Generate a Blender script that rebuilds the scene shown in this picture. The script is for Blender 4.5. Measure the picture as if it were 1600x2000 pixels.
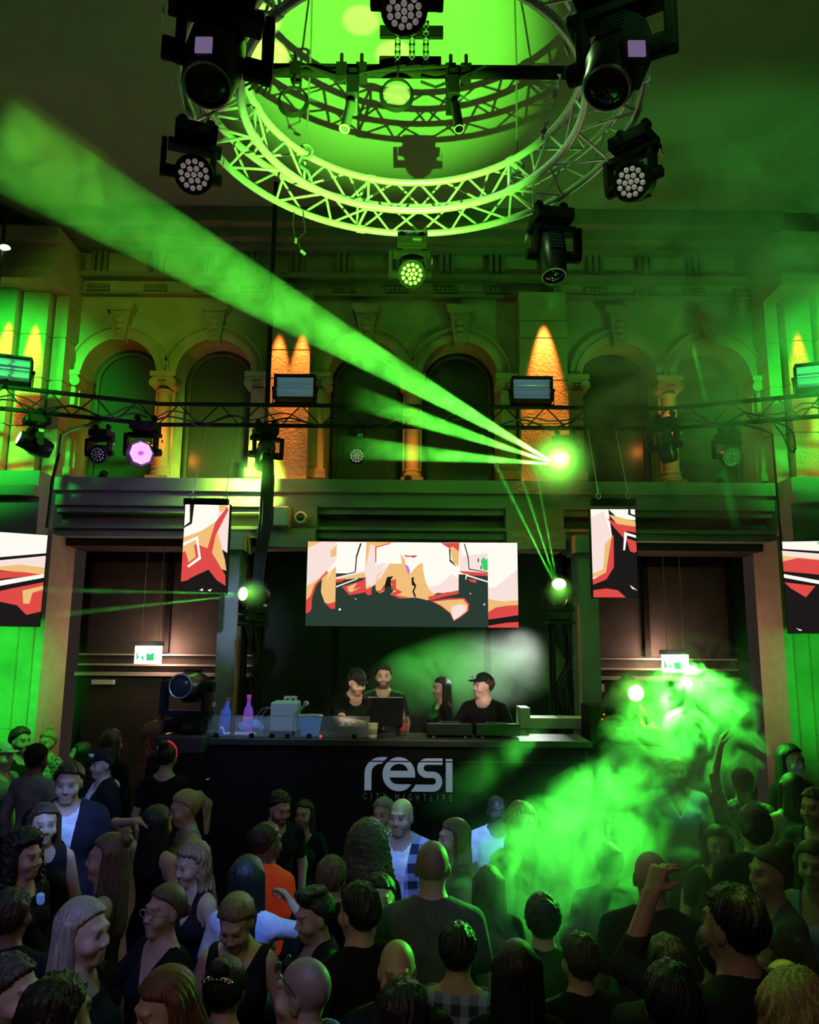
import bpy, bmesh, math, random
import numpy as np
from mathutils import Vector, Matrix
for o in list(bpy.data.objects): bpy.data.objects.remove(o)
sc = bpy.context.scene
COL = sc.collection
R = math.radians
rnd = random.Random(7)
def V3(*a): return Vector(a)

# ---------------------------------------------------------------- camera
FPX, PITCH, ROLL, CZ = 1480.0, R(9.6), R(0.5), 2.9
fw = Vector((0, math.cos(PITCH), math.sin(PITCH)))
up0 = Vector((0, -math.sin(PITCH), math.cos(PITCH)))
rt0 = Vector((1, 0, 0))
rt = rt0 * math.cos(ROLL) + up0 * math.sin(ROLL)
upv = up0 * math.cos(ROLL) - rt0 * math.sin(ROLL)
CAM = Vector((0, 0, CZ))
cam = bpy.data.cameras.new('camera')
cam.sensor_fit = 'HORIZONTAL'; cam.sensor_width = 36.0
cam.lens = 36.0 * FPX / 1600.0
cam.clip_start = 0.05
camo = bpy.data.objects.new('camera', cam); COL.objects.link(camo)
m = Matrix((rt, upv, -fw)).transposed().to_4x4(); m.translation = CAM
camo.matrix_world = m
sc.camera = camo

def ray(px, py):
    return fw + rt * ((px - 800) / FPX) + upv * ((1000 - py) / FPX)
def at(px, py, Y):
    d = ray(px, py); return CAM + d * (Y / d.y)
def atz(px, py, z):
    d = ray(px, py); return CAM + d * ((z - CZ) / d.z)

# ---------------------------------------------------------------- exposure, world
vs = sc.view_settings
sc.display_settings.display_device = 'sRGB'
vs.view_transform = 'Standard'; vs.look = 'None'; vs.exposure = 0.0; vs.gamma = 1.0
vs.use_curve_mapping = False
w = bpy.data.worlds.new('world'); sc.world = w; w.use_nodes = True
w.node_tree.nodes['Background'].inputs[0].default_value = (0.022, 0.0165, 0.0135, 1)
w.node_tree.nodes['Background'].inputs[1].default_value = 1.0
cy = sc.cycles
cy.max_bounces = 4; cy.diffuse_bounces = 1; cy.glossy_bounces = 2
cy.transmission_bounces = 4; cy.transparent_max_bounces = 24; cy.volume_bounces = 0
cy.volume_step_rate = 0.5; cy.volume_max_steps = 128
cy.use_denoising = True
cy.sample_clamp_indirect = 3.0
cy.caustics_reflective = False; cy.caustics_refractive = False

# ---------------------------------------------------------------- lights
GREEN = (0.06, 1.0, 0.05); LIME = (0.16, 1.0, 0.04); DEEP = (0.02, 1.0, 0.06)
AMBER = (1.0, 0.25, 0.045); UV = (0.10, 0.16, 1.0); PALE = (0.75, 0.75, 1.0)
def aim(o, p, q):
    o.location = p
    o.rotation_euler = (Vector(q) - Vector(p)).to_track_quat('-Z', 'Y').to_euler()
def spot(name, p, q, watt, col, deg, blend=0.3, size=0.03):
    l = bpy.data.lights.new(name, 'SPOT'); l.energy = watt; l.color = col
    l.spot_size = R(deg); l.spot_blend = blend; l.shadow_soft_size = size
    o = bpy.data.objects.new(name, l); COL.objects.link(o); aim(o, p, q); return o
def area(name, p, q, watt, col, sx, sy):
    l = bpy.data.lights.new(name, 'AREA'); l.energy = watt; l.color = col
    l.shape = 'RECTANGLE'; l.size = sx; l.size_y = sy
    o = bpy.data.objects.new(name, l); COL.objects.link(o); aim(o, p, q); return o
def point(name, p, watt, col, size=0.03):
    l = bpy.data.lights.new(name, 'POINT'); l.energy = watt; l.color = col; l.shadow_soft_size = size
    o = bpy.data.objects.new(name, l); COL.objects.link(o); o.location = p; return o

LA, LB, LC, LD = at(1090, 908, 8.55), at(1092, 1157, 8.25), at(497, 1160, 8.25), at(1230, 1347, 7.4)
# ceiling wash that throws the ring truss's shadow
spot('floor_uplight', (-0.15, 2.3, 1.5), (-0.32, 6.75, 8.7), 12500, LIME, 25, 0.8, 0.02)
spot('truss_fill', (0.0, 4.7, 7.5), (0, 4.75, 0), 60, (0.5, 1.0, 0.38), 125, 0.5, 0.05)  # unseen fill added to brighten the ring truss
for (px, py, dg, e) in ((522, 108, 15, 800), (512, 38, 12, 600), (705, 40, 12, 420), (775, 185, 10, 420), (770, 108, 13, 420)):
    q_ = atz(px, py, 8.72); spot('ceiling_pin', (q_.x * 0.85, q_.y - 0.55, 6.95), q_, e, (0.45, 1.0, 0.10), dg, 0.45, 0.01)
# green washes on the side pilasters, faint ones on the upper wall
spot('wash_left', (-4.4, 5.6, 6.3), (-5.3, 9.5, 5.9), 2300, DEEP, 46, 0.9, 0.1)
spot('wash_left_low', (-3.3, 6.2, 2.75), (-5.2, 9.5, 2.35), 1100, DEEP, 34, 0.8, 0.1)
spot('wash_right', (4.5, 5.6, 6.3), (5.4, 9.5, 6.0), 1700, DEEP, 46, 0.9, 0.1)
spot('wash_right_low', (3.5, 6.2, 2.9), (5.25, 9.5, 2.4), 520, DEEP, 36, 0.8, 0.1)
spot('wash_wall', (-2.6, 4.0, 6.9), (-3.9, 10, 6.9), 320, (0.42, 1.0, 0.05), 34, 1.0, 0.15)
spot('wash_centre', (1.5, 2.0, 6.5), (0.9, 10, 5.0), 70, (0.22, 1.0, 0.22), 46, 1.0, 0.2)
spot('ledge_lamp', at(498, 925, 9.3), at(488, 945, 9.75), 330, (0.42, 1.0, 0.08), 120, 0.8, 0.03)
# amber washers hidden on the moulding, shining down the pilasters
for i, (x, y, z, e, dg) in enumerate(((-5.28, 9.27, 7.42, 520, 20), (-4.98, 9.37, 7.42, 520, 20), (-1.78, 9.57, 7.45, 800, 22), (-1.47, 9.57, 7.45, 900, 22),
                               (1.80, 9.56, 7.58, 1500, 26), (5.12, 9.37, 7.42, 420, 20), (5.42, 9.27, 7.42, 520, 20))):
    spot('amber_washer', (x, y, z), (x, y + 0.13, z - 1.35), e, AMBER, dg, 0.7, 0.02)
point('amber_column', (-3.33, 9.62, 5.55), 9, AMBER, 0.05)
point('amber_column', (3.46, 9.62, 5.75), 6, AMBER, 0.05)
point('amber_column', (0.02, 9.62, 5.35), 5, AMBER, 0.05)
point('purple_lamp', at(281, 905, 8.5), 10, (0.55, 0.15, 1.0), 0.06)
# crowd lights: ultraviolet from the front left, dim warm fill, green from the right
spot('uv_wash', (-2.6, 0.4, 5.6), (-2.3, 4.6, 1.4), 190, UV, 50, 0.9, 0.1)
spot('uv_wash', (1.2, 0.4, 5.2), (0.35, 5.6, 1.4), 130, UV, 24, 0.9, 0.1)
spot('white_fill', (-0.9, -0.4, 5.0), (-1.1, 3.9, 1.3), 85, (1.0, 0.74, 0.62), 70, 1.0, 0.4)
for (px, py, Y, e_, dg) in ((133, 1620, 4.65, 1700, 6), (955, 1628, 6.0, 3200, 6), (792, 1660, 5.15, 1300, 6), (530, 1790, 4.1, 900, 6), (435, 1790, 4.1, 400, 5), (1330, 1560, 6.6, 600, 4),
                           (205, 1535, 6.2, 700, 5), (160, 1860, 3.3, 300, 8), (400, 1740, 4.4, 500, 5), (1542, 1588, 6.2, 260, 3), (350, 1460, 8.2, 900, 4), (35, 1960, 2.75, 160, 6), (640, 1990, 2.8, 300, 6)):
    Y = Y * 1.09 if Y < 7 else Y; q_ = at(px, py, Y); spot('blue_fill', (q_.x * 0.35 - 0.2, 0.6, 6.2), q_, e_, (0.16, 0.32, 1.0), dg, 0.8, 0.02)  # unseen narrow spots added to brighten single shirts and heads
spot('post_fill', (-1.2, 5.5, 4.7), (-2.03, 9.5, 3.2), 260, (0.5, 0.68, 1.0), 17, 0.9, 0.05)  # added spot that tints the left post blue, no fixture there
for (px, py, Y, e_, dg, c_) in ((1530, 1890, 3.0, 500, 5, (0.55, 1, 0.12)), (1562, 1985, 2.65, 420, 5, (0.7, 1, 0.12)), (460, 1762, 3.7, 200, 4, (0.4, 1, 0.3)), (752, 1600, 5.3, 700, 6, (0.2, 1, 0.12)),
                               (1548, 1490, 8.2, 3000, 3, DEEP), (1300, 1870, 3.2, 240, 6, (0.4, 1, 0.2)), (1395, 1830, 3.5, 300, 5, (0.4, 1, 0.2)), (92, 1455, 8.3, 900, 4, DEEP), (40, 1450, 8.0, 700, 3, DEEP), (155, 1475, 8.0, 700, 3, DEEP)):
    Y = Y * 1.07; q_ = at(px, py, Y); spot('green_fill', (q_.x * 0.5 + 0.6, min(q_.y + 0.9, 7.2), 6.3), q_, e_, c_, dg, 0.8, 0.02)  # unseen narrow spots added to pick out hair and faces in green
spot('green_crowd', (1.6, 8.4, 6.9), (1.3, 3.6, 1.6), 110, GREEN, 60, 1.0, 0.1)
spot('green_left_back', (-3.0, 6.2, 4.9), (-4.1, 7.9, 1.9), 420, DEEP, 40, 0.6, 0.05)
spot('booth_wash', (0.6, 3.2, 4.6), (0.15, 7.9, 2.35), 420, (1.0, 0.80, 0.72), 22, 0.9, 0.1)
for (px, py, Y, e_) in ((700, 1338, 7.9, 1500), (944, 1348, 7.85, 1300), (672, 1405, 7.65, 1100), (750, 1326, 8.5, 800)):
    spot('face_fill', (0.3, 1.0, 4.4), at(px, py, Y), e_, (1.0, 0.80, 0.70), 2.6, 0.8, 0.02)  # unseen spots added to brighten faces and a forearm on stage
for (px, py, Y, e_, dg) in ((708, 1388, 7.75, 800, 2.0), (641, 1383, 7.75, 600, 1.6), (686, 1325, 8.0, 400, 1.2)):
    spot('green_gobo', (-0.4, 1.2, 4.6), at(px, py, Y), e_, (0.55, 1.0, 0.18), dg, 0.35, 0.01)
spot('booth_blue', (-0.9, 4.2, 4.6), (-1.35, 7.4, 2.1), 120, (0.25, 0.4, 1.0), 22, 0.9, 0.1)
# the beams: each is a lamp and a target; the haze they light is built with the lamps
BEAMC = (0.11, 1.0, 0.05)
BEAMS = []   # (name, start, end, half angle deg, watt, colour, density)
def beam(start, end, half, watt, col, dens, label, fade=0.75, blend=0.18):
    a, b = Vector(start), Vector(end)
    d = (b - a).normalized()
    spot('beam_lamp', a + d * 0.10, b, watt, col, half * 2, blend, 0.008)
    BEAMS.append((a + d * 0.12, b, half, dens, label, fade))
beam(LA, at(-20, 270, 5.6), 3.6, 80000, BEAMC, 0.30, 'wide green light beam in haze crossing up to the left edge', 0.98)
beam(LA, at(600, 745, 8.6), 3.7, 26000, BEAMC, 0.6, 'middle green light beam in haze below the widest beam', 0.85)
beam(LA, at(560, 864, 8.3), 3.6, 22000, BEAMC, 0.55, 'lowest flat green light beam in haze fanning from the brightest lamp', 0.85)
beam(LB, at(955, 880, 8.0), 0.9, 5200, GREEN, 1.8, 'thin green light beam rising left from lamp beside main screen', 0.9)
beam(LB, at(1002, 880, 8.0), 0.8, 4400, GREEN, 1.8, 'second thin green light beam rising steeper beside main screen', 0.9)
beam(LB, at(1040, 880, 8.0), 0.7, 3600, GREEN, 1.8, 'third thin green light beam rising steepest beside main screen', 0.9)
beam(LC, at(60, 1152, 8.0), 0.8, 9000, GREEN, 1.1, 'thin level green light beam running left from lamp by post', 0.95)
beam(LC, at(90, 1203, 8.0), 0.9, 7000, GREEN, 1.1, 'thin green light beam dipping left from lamp by post', 0.95)
beam(LD, at(1335, 1500, 7.1), 1.7, 3000, (0.40, 1, 0.05), 1.6, 'yellow green light beam slanting down right into smoke', 0.95)
beam(LD, at(1290, 1500, 7.1), 1.5, 2200, (0.30, 1, 0.05), 1.6, 'steeper yellow green light beam falling into smoke', 0.95)
# light spilling from the lit lenses into the haze around them, spots that light the drifting smoke
GLOW = [(LA, 0.5, 30), (LB, 0.2, 4), (LC, 0.2, 4), (LD, 0.24, 5), (at(500, 932, 9.0), 0.34, 7)]
for (p_, r_, e_) in GLOW: point('lamp_spill', p_ + V3(-0.03, -0.20, 0.02), e_, (0.20, 1.0, 0.06), 0.04)
spot('smoke_lamp', LD + Vector((0.35, -0.5, 0.35)), at(1350, 1410, 6.9), 420, GREEN, 120, 0.5, 0.05)
spot('smoke_lamp', at(1345, 1330, 7.0), at(1085, 1725, 4.75), 6500, GREEN, 24, 0.8, 0.05)
spot('streak_fill', at(1085, 1400, 7.0), at(880, 1575, 6.75), 110, GREEN, 30, 0.8, 0.03)  # added only to light the haze streak by the booth
spot('haze_lamp', (5.6, 5.6, 3.6), (4.3, 8.2, 6.2), 700, (0.10, 1.0, 0.10), 62, 0.9, 0.1)
spot('dj_lamp', (-0.1, 9.6, 3.6), (0.5, 8.6, 2.7), 420, GREEN, 100, 0.8, 0.05)
spot('dj_white_lamp', (1.55, 9.5, 3.1), (1.15, 9.0, 2.72), 170, (0.9, 1.0, 0.9), 80, 0.9, 0.05)

# ---------------------------------------------------------------- mesh helpers
class MB:
    """collects faces; build() links them as ONE mesh object"""
    def __init__(s): s.v = []; s.f = []; s.m = []; s.mi = 0
    def add(s, vs_, fs_):
        b = len(s.v); s.v += [tuple(x) for x in vs_]
        for f in fs_: s.f.append(tuple(b + i for i in f)); s.m.append(s.mi)
        return s
    def box(s, c, d, rot=None, bev=0.0):
        hx, hy, hz = d[0] / 2, d[1] / 2, d[2] / 2
        P = [Vector((x, y, z)) for x in (-hx, hx) for y in (-hy, hy) for z in (-hz, hz)]
        if rot is not None: P = [rot @ p for p in P]
        c = Vector(c)
        return s.add([p + c for p in P], [(0, 1, 3, 2), (4, 6, 7, 5), (0, 4, 5, 1), (2, 3, 7, 6), (0, 2, 6, 4), (1, 5, 7, 3)])
    def span(s, a, b): # box from min corner to max corner
        return s.box([(a[i] + b[i]) / 2 for i in range(3)], [abs(b[i] - a[i]) for i in range(3)])
    def ring(s, c, ax, r, n, ref=None):
        ax = Vector(ax).normalized()
        t = Vector((0, 0, 1)) if abs(ax.z) < 0.9 else Vector((1, 0, 0))
        if ref is not None: t = Vector(ref)
        u = ax.cross(t).normalized(); v = ax.cross(u)
        return [Vector(c) + (u * math.cos(2 * math.pi * i / n) + v * math.sin(2 * math.pi * i / n)) * r for i in range(n)]
    def cyl(s, a, b, r, r2=None, n=12, caps=True):
        a, b = Vector(a), Vector(b); r2 = r if r2 is None else r2
        A = s.ring(a, b - a, r, n); B = s.ring(b, b - a, r2, n)
        fs_ = [(i, (i + 1) % n, n + (i + 1) % n, n + i) for i in range(n)]
        if caps: fs_ += [tuple(range(n))[::-1], tuple(range(n, 2 * n))]
        return s.add(A + B, fs_)
    def tube(s, pts, r, n=8, closed=False):
        pts = [Vector(p) for p in pts]; k = len(pts); V = []
        prev = None
        for i, p in enumerate(pts):
            if closed: d = pts[(i + 1) % k] - pts[i - 1]
            else: d = pts[min(i + 1, k - 1)] - pts[max(i - 1, 0)]
            if d.length < 1e-9: d = Vector((0, 0, 1))
            d.normalize()
            if prev is None:
                t = Vector((0, 0, 1)) if abs(d.z) < 0.9 else Vector((1, 0, 0))
                prev = d.cross(t).normalized()
            u = (prev - d * prev.dot(d))
            if u.length < 1e-6: u = d.orthogonal()
            u.normalize(); prev = u; v = d.cross(u)
            V += [p + (u * math.cos(2 * math.pi * j / n) + v * math.sin(2 * math.pi * j / n)) * r for j in range(n)]
        fs_ = []
        for i in range(k if closed else k - 1):
            a, b = i * n, ((i + 1) % k) * n
            fs_ += [(a + j, a + (j + 1) % n, b + (j + 1) % n, b + j) for j in range(n)]
        if not closed: fs_ += [tuple(range(n))[::-1], tuple(range((k - 1) * n, k * n))]
        return s.add(V, fs_)
    def lathe(s, prof, c=(0, 0, 0), ax=(0, 0, 1), n=24, caps=True):
        """prof: list of (radius, distance along axis)"""
        ax = Vector(ax).normalized(); c = Vector(c); V = []
        for r, h in prof: V += s.ring(c + ax * h, ax, max(r, 1e-4), n)
        fs_ = []
        for i in range(len(prof) - 1):
            a, b = i * n, (i + 1) * n
            fs_ += [(a + j, a + (j + 1) % n, b + (j + 1) % n, b + j) for j in range(n)]
        if caps: fs_ += [tuple(range(n))[::-1], tuple(range((len(prof) - 1) * n, len(prof) * n))]
        return s.add(V, fs_)
    def ball(s, c, r, n=12, k=8, sc_=(1, 1, 1)):
        V = []; c = Vector(c)
        for i in range(1, k):
            t = math.pi * i / k
            for j in range(n):
                p = 2 * math.pi * j / n
                V.append(c + Vector((math.sin(t) * math.cos(p) * sc_[0], math.sin(t) * math.sin(p) * sc_[1], math.cos(t) * sc_[2])) * r)
        V += [c + Vector((0, 0, r * sc_[2])), c - Vector((0, 0, r * sc_[2]))]
        fs_ = []
        for i in range(k - 2):
            for j in range(n):
                fs_.append((i * n + j, (i + 1) * n + j, (i + 1) * n + (j + 1) % n, i * n + (j + 1) % n))
        T, Bm = (k - 1) * n, (k - 1) * n + 1
        for j in range(n):
            fs_.append((T, j, (j + 1) % n)); fs_.append((Bm, (k - 2) * n + (j + 1) % n, (k - 2) * n + j))
        return s.add(V, fs_)
    def prism(s, poly, o, ux, uz, depth):
        """2-D polygon in the plane (o, ux, uz), extruded along ux x uz reversed by depth"""
        o, ux, uz = Vector(o), Vector(ux), Vector(uz); nrm = ux.cross(uz).normalized()
        n = len(poly)
        A = [o + ux * p[0] + uz * p[1] for p in poly]; B = [p - nrm * depth for p in A]
        return s.add(A + B, [tuple(range(n)), tuple(range(n, 2 * n))[::-1]] +
                     [(i, n + i, n + (i + 1) % n, (i + 1) % n) for i in range(n)])
    def build(s, name, mats, parent=None, smooth=False, loc=None, bevel=0.0):
        me = bpy.data.meshes.new(name)
        me.from_pydata(s.v, [], s.f)
        if not isinstance(mats, (list, tuple)): mats = [mats]
        for mm in mats: me.materials.append(mm)
        if len(mats) > 1: me.polygons.foreach_set('material_index', s.m)
        bm = bmesh.new(); bm.from_mesh(me)
        bmesh.ops.recalc_face_normals(bm, faces=bm.faces)
        bm.to_mesh(me); bm.free()
        if smooth:
            me.polygons.foreach_set('use_smooth', [True] * len(me.polygons))
            me.set_sharp_from_angle(angle=R(38))
        me.update()
        o = bpy.data.objects.new(name, me); COL.objects.link(o)
        if parent is not None: o.parent = parent
        if loc is not None: o.location = loc
        if bevel:
            b = o.modifiers.new('edge', 'BEVEL'); b.width = bevel; b.segments = 2; b.limit_method = 'ANGLE'
        return o

def tag(o, label=None, cat=None, group=None, kind=None):
    if label: o['label'] = label
    if cat: o['category'] = cat
    if group: o['group'] = group
    if kind: o['kind'] = kind
    return o
def empty(name, loc=(0, 0, 0), rot=None, label=None, cat=None, group=None):
    o = bpy.data.objects.new(name, None); COL.objects.link(o); o.location = loc
    o.empty_display_size = 0.1
    if rot is not None: o.rotation_euler = rot
    return tag(o, label, cat, group)
def copy_tree(o, parent=None):
    c = o.copy(); COL.objects.link(c)
    if parent is not None: c.parent = parent
    for ch in list(o.children): copy_tree(ch, c)
    return c
def struct(name, mb, mt, smooth=False):
    o = mb.build(name, mt, None, smooth); o['kind'] = 'structure'; return o

# ---------------------------------------------------------------- materials
def mat(name, col, rough=0.5, metal=0.0, emit=None, es=0.0, var=0.0, scale=8.0, bump=0.0, bscale=40.0, spec=0.5):
    mt = bpy.data.materials.new(name); mt.use_nodes = True
    nt = mt.node_tree; b = nt.nodes['Principled BSDF']
    b.inputs['Base Color'].default_value = (*col, 1); b.inputs['Roughness'].default_value = rough
    b.inputs['Metallic'].default_value = metal; b.inputs['Specular IOR Level'].default_value = spec
    if emit:
        b.inputs['Emission Color'].default_value = (*emit, 1); b.inputs['Emission Strength'].default_value = es
    if var or bump:
        tc = nt.nodes.new('ShaderNodeTexCoord')
        n = nt.nodes.new('ShaderNodeTexNoise'); n.inputs['Scale'].default_value = scale; n.inputs['Detail'].default_value = 6
        nt.links.new(tc.outputs['Object'], n.inputs['Vector'])
        if var:
            r_ = nt.nodes.new('ShaderNodeMapRange'); r_.inputs['To Min'].default_value = 1 - var; r_.inputs['To Max'].default_value = 1 + var
            r_.inputs['From Min'].default_value = 0.3; r_.inputs['From Max'].default_value = 0.7
            nt.links.new(n.outputs['Fac'], r_.inputs['Value'])
            mx = nt.nodes.new('ShaderNodeVectorMath'); mx.operation = 'SCALE'; mx.inputs[0].default_value = col
            nt.links.new(r_.outputs['Result'], mx.inputs['Scale']); nt.links.new(mx.outputs[0], b.inputs['Base Color'])
        if bump:
            n2 = nt.nodes.new('ShaderNodeTexNoise'); n2.inputs['Scale'].default_value = bscale; n2.inputs['Detail'].default_value = 4
            nt.links.new(tc.outputs['Object'], n2.inputs['Vector'])
            bp = nt.nodes.new('ShaderNodeBump'); bp.inputs['Strength'].default_value = bump; bp.inputs['Distance'].default_value = 0.02
            nt.links.new(n2.outputs['Fac'], bp.inputs['Height']); nt.links.new(bp.outputs['Normal'], b.inputs['Normal'])
    return mt
def lightmat(name, col, s_):
    mt = bpy.data.materials.new(name); mt.use_nodes = True; nt = mt.node_tree
    for n in list(nt.nodes):
        if n.type == 'BSDF_PRINCIPLED': nt.nodes.remove(n)
    e = nt.nodes.new('ShaderNodeEmission'); e.inputs[0].default_value = (*col, 1); e.inputs[1].default_value = s_
    nt.links.new(e.outputs[0], nt.nodes['Material Output'].inputs[0]); return mt
def glass(name, col=(0.9, 1, 0.95), rough=0.02, alpha=0.15):
    mt = mat(name, col, rough); b = mt.node_tree.nodes['Principled BSDF']
    b.inputs['Alpha'].default_value = alpha; b.inputs['Specular IOR Level'].default_value = 0.8
    return mt
M = {}
M['stone'] = mat('sandstone', (0.46, 0.36, 0.24), 0.85, var=0.22, scale=2.2, bump=0.35, bscale=30)
M['stone_dark'] = mat('dark_sandstone', (0.25, 0.21, 0.16), 0.85, var=0.22, scale=2.5, bump=0.3, bscale=30)
M['grey_stone'] = mat('grey_stone_band', (0.30, 0.31, 0.28), 0.85, var=0.2, scale=2.0, bump=0.25, bscale=24)
M['black'] = mat('matt_black', (0.016, 0.013, 0.012), 0.75, var=0.2, scale=12, spec=0.12)
M['black_gloss'] = mat('black_plastic', (0.015, 0.015, 0.016), 0.32, spec=0.35)
M['drape'] = mat('black_drape', (0.03, 0.028, 0.026), 0.9, var=0.2, scale=5)
M['dark_wall'] = mat('dark_painted_wall', (0.055, 0.045, 0.038), 0.75, var=0.25, scale=3)
M['ceiling'] = mat('ceiling_paint', (0.30, 0.30, 0.29), 0.9, var=0.06, scale=1.5)
M['alu'] = mat('aluminium_tube', (0.88, 0.89, 0.9), 0.30, 0.35, var=0.05, scale=30)
M['steel'] = mat('galvanised_steel', (0.55, 0.56, 0.56), 0.4, 0.7, var=0.1, scale=20)
M['cable'] = mat('black_cable', (0.012, 0.012, 0.012), 0.5)
M['white_pl'] = mat('white_plastic', (0.75, 0.76, 0.74), 0.5)
M['glass'] = glass('clear_acrylic')
M['lens_dark'] = mat('dark_lens', (0.03, 0.03, 0.035), 0.06, spec=0.9)
M['chrome'] = mat('chrome_reflector', (0.85, 0.85, 0.85), 0.15, 1.0)
M['floor'] = mat('dark_floor', (0.04, 0.035, 0.03), 0.5, var=0.3, scale=3)

# ================================================================ the setting
WY = 10.0            # plane of the back wall's face
struct('floor', MB().span((-9, -1, -0.1), (9, 12.5, 0)), M['floor'])
struct('ceiling', MB().span((-9, -1, 8.72), (9, 12.5, 8.9)), M['ceiling'])
struct('wall_left', MB().span((-9.2, -1, 0), (-9, 12.5, 8.72)), M['stone_dark'])
struct('wall_right', MB().span((9, -1, 0), (9.2, 12.5, 8.72)), M['stone_dark'])

ARCH = (-4.02, -2.71, -0.62, 0.675, 2.88, 4.17); AR = 0.52
SILL, SPRING, LEDGE, TOPZ = 5.03, 6.47, 4.90, 8.45
# upper wall: bands with the six arch openings cut out
wb = MB()
def wall_quad(x0, x1, z0, z1, y=WY): 
    if x1 - x0 > 1e-4 and z1 - z0 > 1e-4:
        wb.add([(x0, y, z0), (x1, y, z0), (x1, y, z1), (x0, y, z1)], [(0, 1, 2, 3)])
XL, XR = -9.0, 9.0
wall_quad(XL, XR, 4.2, SILL); wall_quad(XL, XR, SPRING + AR, 8.72)
edges = [XL] + [e for c in ARCH for e in (c - AR, c + AR)] + [XR]
for i in range(0, len(edges), 2): wall_quad(edges[i], edges[i + 1], SILL, SPRING + AR)
NA = 28
for c in ARCH:
    for i in range(NA):
        a0, a1 = math.pi * i / NA, math.pi * (i + 1) / NA
        x0, z0 = c - AR * math.cos(a0), SPRING + AR * math.sin(a0)
        x1, z1 = c - AR * math.cos(a1), SPRING + AR * math.sin(a1)
        wb.add([(x0, WY, z0), (x1, WY, z1), (x1, WY, SPRING + AR), (x0, WY, SPRING + AR)], [(0, 1, 2, 3)])
        wb.add([(x0, WY, z0), (x1, WY, z1), (x1, WY + 0.45, z1), (x0, WY + 0.45, z0)], [(0, 1, 2, 3)])   # soffit
    for sx in (-1, 1):
        x = c + sx * AR
        wb.add([(x, WY, SILL), (x, WY, SPRING), (x, WY + 0.45, SPRING), (x, WY + 0.45, SILL)], [(0, 1, 2, 3)])
    wb.add([(c - AR, WY, SILL), (c + AR, WY, SILL), (c + AR, WY + 0.45, SILL), (c - AR, WY + 0.45, SILL)], [(0, 1, 2, 3)])
struct('wall_back', wb, M['stone'])
# dark glazed windows behind the arches
for i, c in enumerate(ARCH):
    g = MB(); g.span((c - AR - 0.05, WY + 0.42, SILL - 0.02), (c + AR + 0.05, WY + 0.45, SPRING + AR + 0.05))
    o = g.build('window_%d' % (i + 1), mat('dark_window_glass', (0.035, 0.04, 0.038), 0.25)); o['kind'] = 'structure'
    f = MB()
    f.tube([(c - 0.46, WY + 0.40, SILL + 0.04), (c - 0.46, WY + 0.40, SPRING)] +
           [(c - 0.46 * math.cos(math.pi * k / 16), WY + 0.40, SPRING + 0.46 * math.sin(math.pi * k / 16)) for k in range(1, 16)] +
           [(c + 0.46, WY + 0.40, SPRING), (c + 0.46, WY + 0.40, SILL + 0.04)], 0.035, 6)
    f.span((c - 0.46, WY + 0.37, SILL + 0.02), (c + 0.46, WY + 0.41, SILL + 0.08))
    f.build('window_frame', M['dark_wall'], o, True)

def arch_sweep(mb, c, prof, n=28):
    """prof: closed list of (radius, y); swept over the half circle about (c, SPRING)"""
    k = len(prof); V = []
    for i in range(n + 1):
        a = math.pi * i / n
        V += [(c - r_ * math.cos(a), y, SPRING + r_ * math.sin(a)) for r_, y in prof]
    F_ = []
    for i in range(n):
        for j in range(k): F_.append((i * k + j, i * k + (j + 1) % k, (i + 1) * k + (j + 1) % k, (i + 1) * k + j))
    F_ += [tuple(range(k)), tuple(range(n * k, n * k + k))]
    mb.add(V, F_)
tn = [0]
def trim(mb, mt, smooth=False):
    tn[0] += 1; return struct('trim_%d' % tn[0], mb, mt, smooth)
Y0 = WY
for c in ARCH:  # archivolt and keystone
    a = MB()
    arch_sweep(a, c, [(AR, Y0 + 0.02), (AR, Y0 - 0.05), (AR + 0.09, Y0 - 0.07), (AR + 0.095, Y0 - 0.04), (AR + 0.15, Y0 - 0.05),
                      (AR + 0.155, Y0 - 0.085), (AR + 0.185, Y0 - 0.085), (AR + 0.19, Y0 + 0.02)])
    zt = SPRING + AR
    a.prism([(-0.08, -0.06), (0.08, -0.06), (0.135, 0.36), (-0.135, 0.36)], (c, Y0 - 0.14, zt), (1, 0, 0), (0, 0, 1), 0.16)
    a.prism([(-0.15, 0.36), (0.15, 0.36), (0.185, 0.40), (0.20, 0.48), (-0.20, 0.48), (-0.185, 0.40)], (c, Y0 - 0.19, zt), (1, 0, 0), (0, 0, 1), 0.21)
    for k in range(3): a.ball((c, Y0 - 0.15, zt + 0.05 + 0.09 * k), 0.045 + 0.012 * k, 8, 6, (1.2, 0.6, 0.8))
    trim(a, M['stone'], True)
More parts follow.
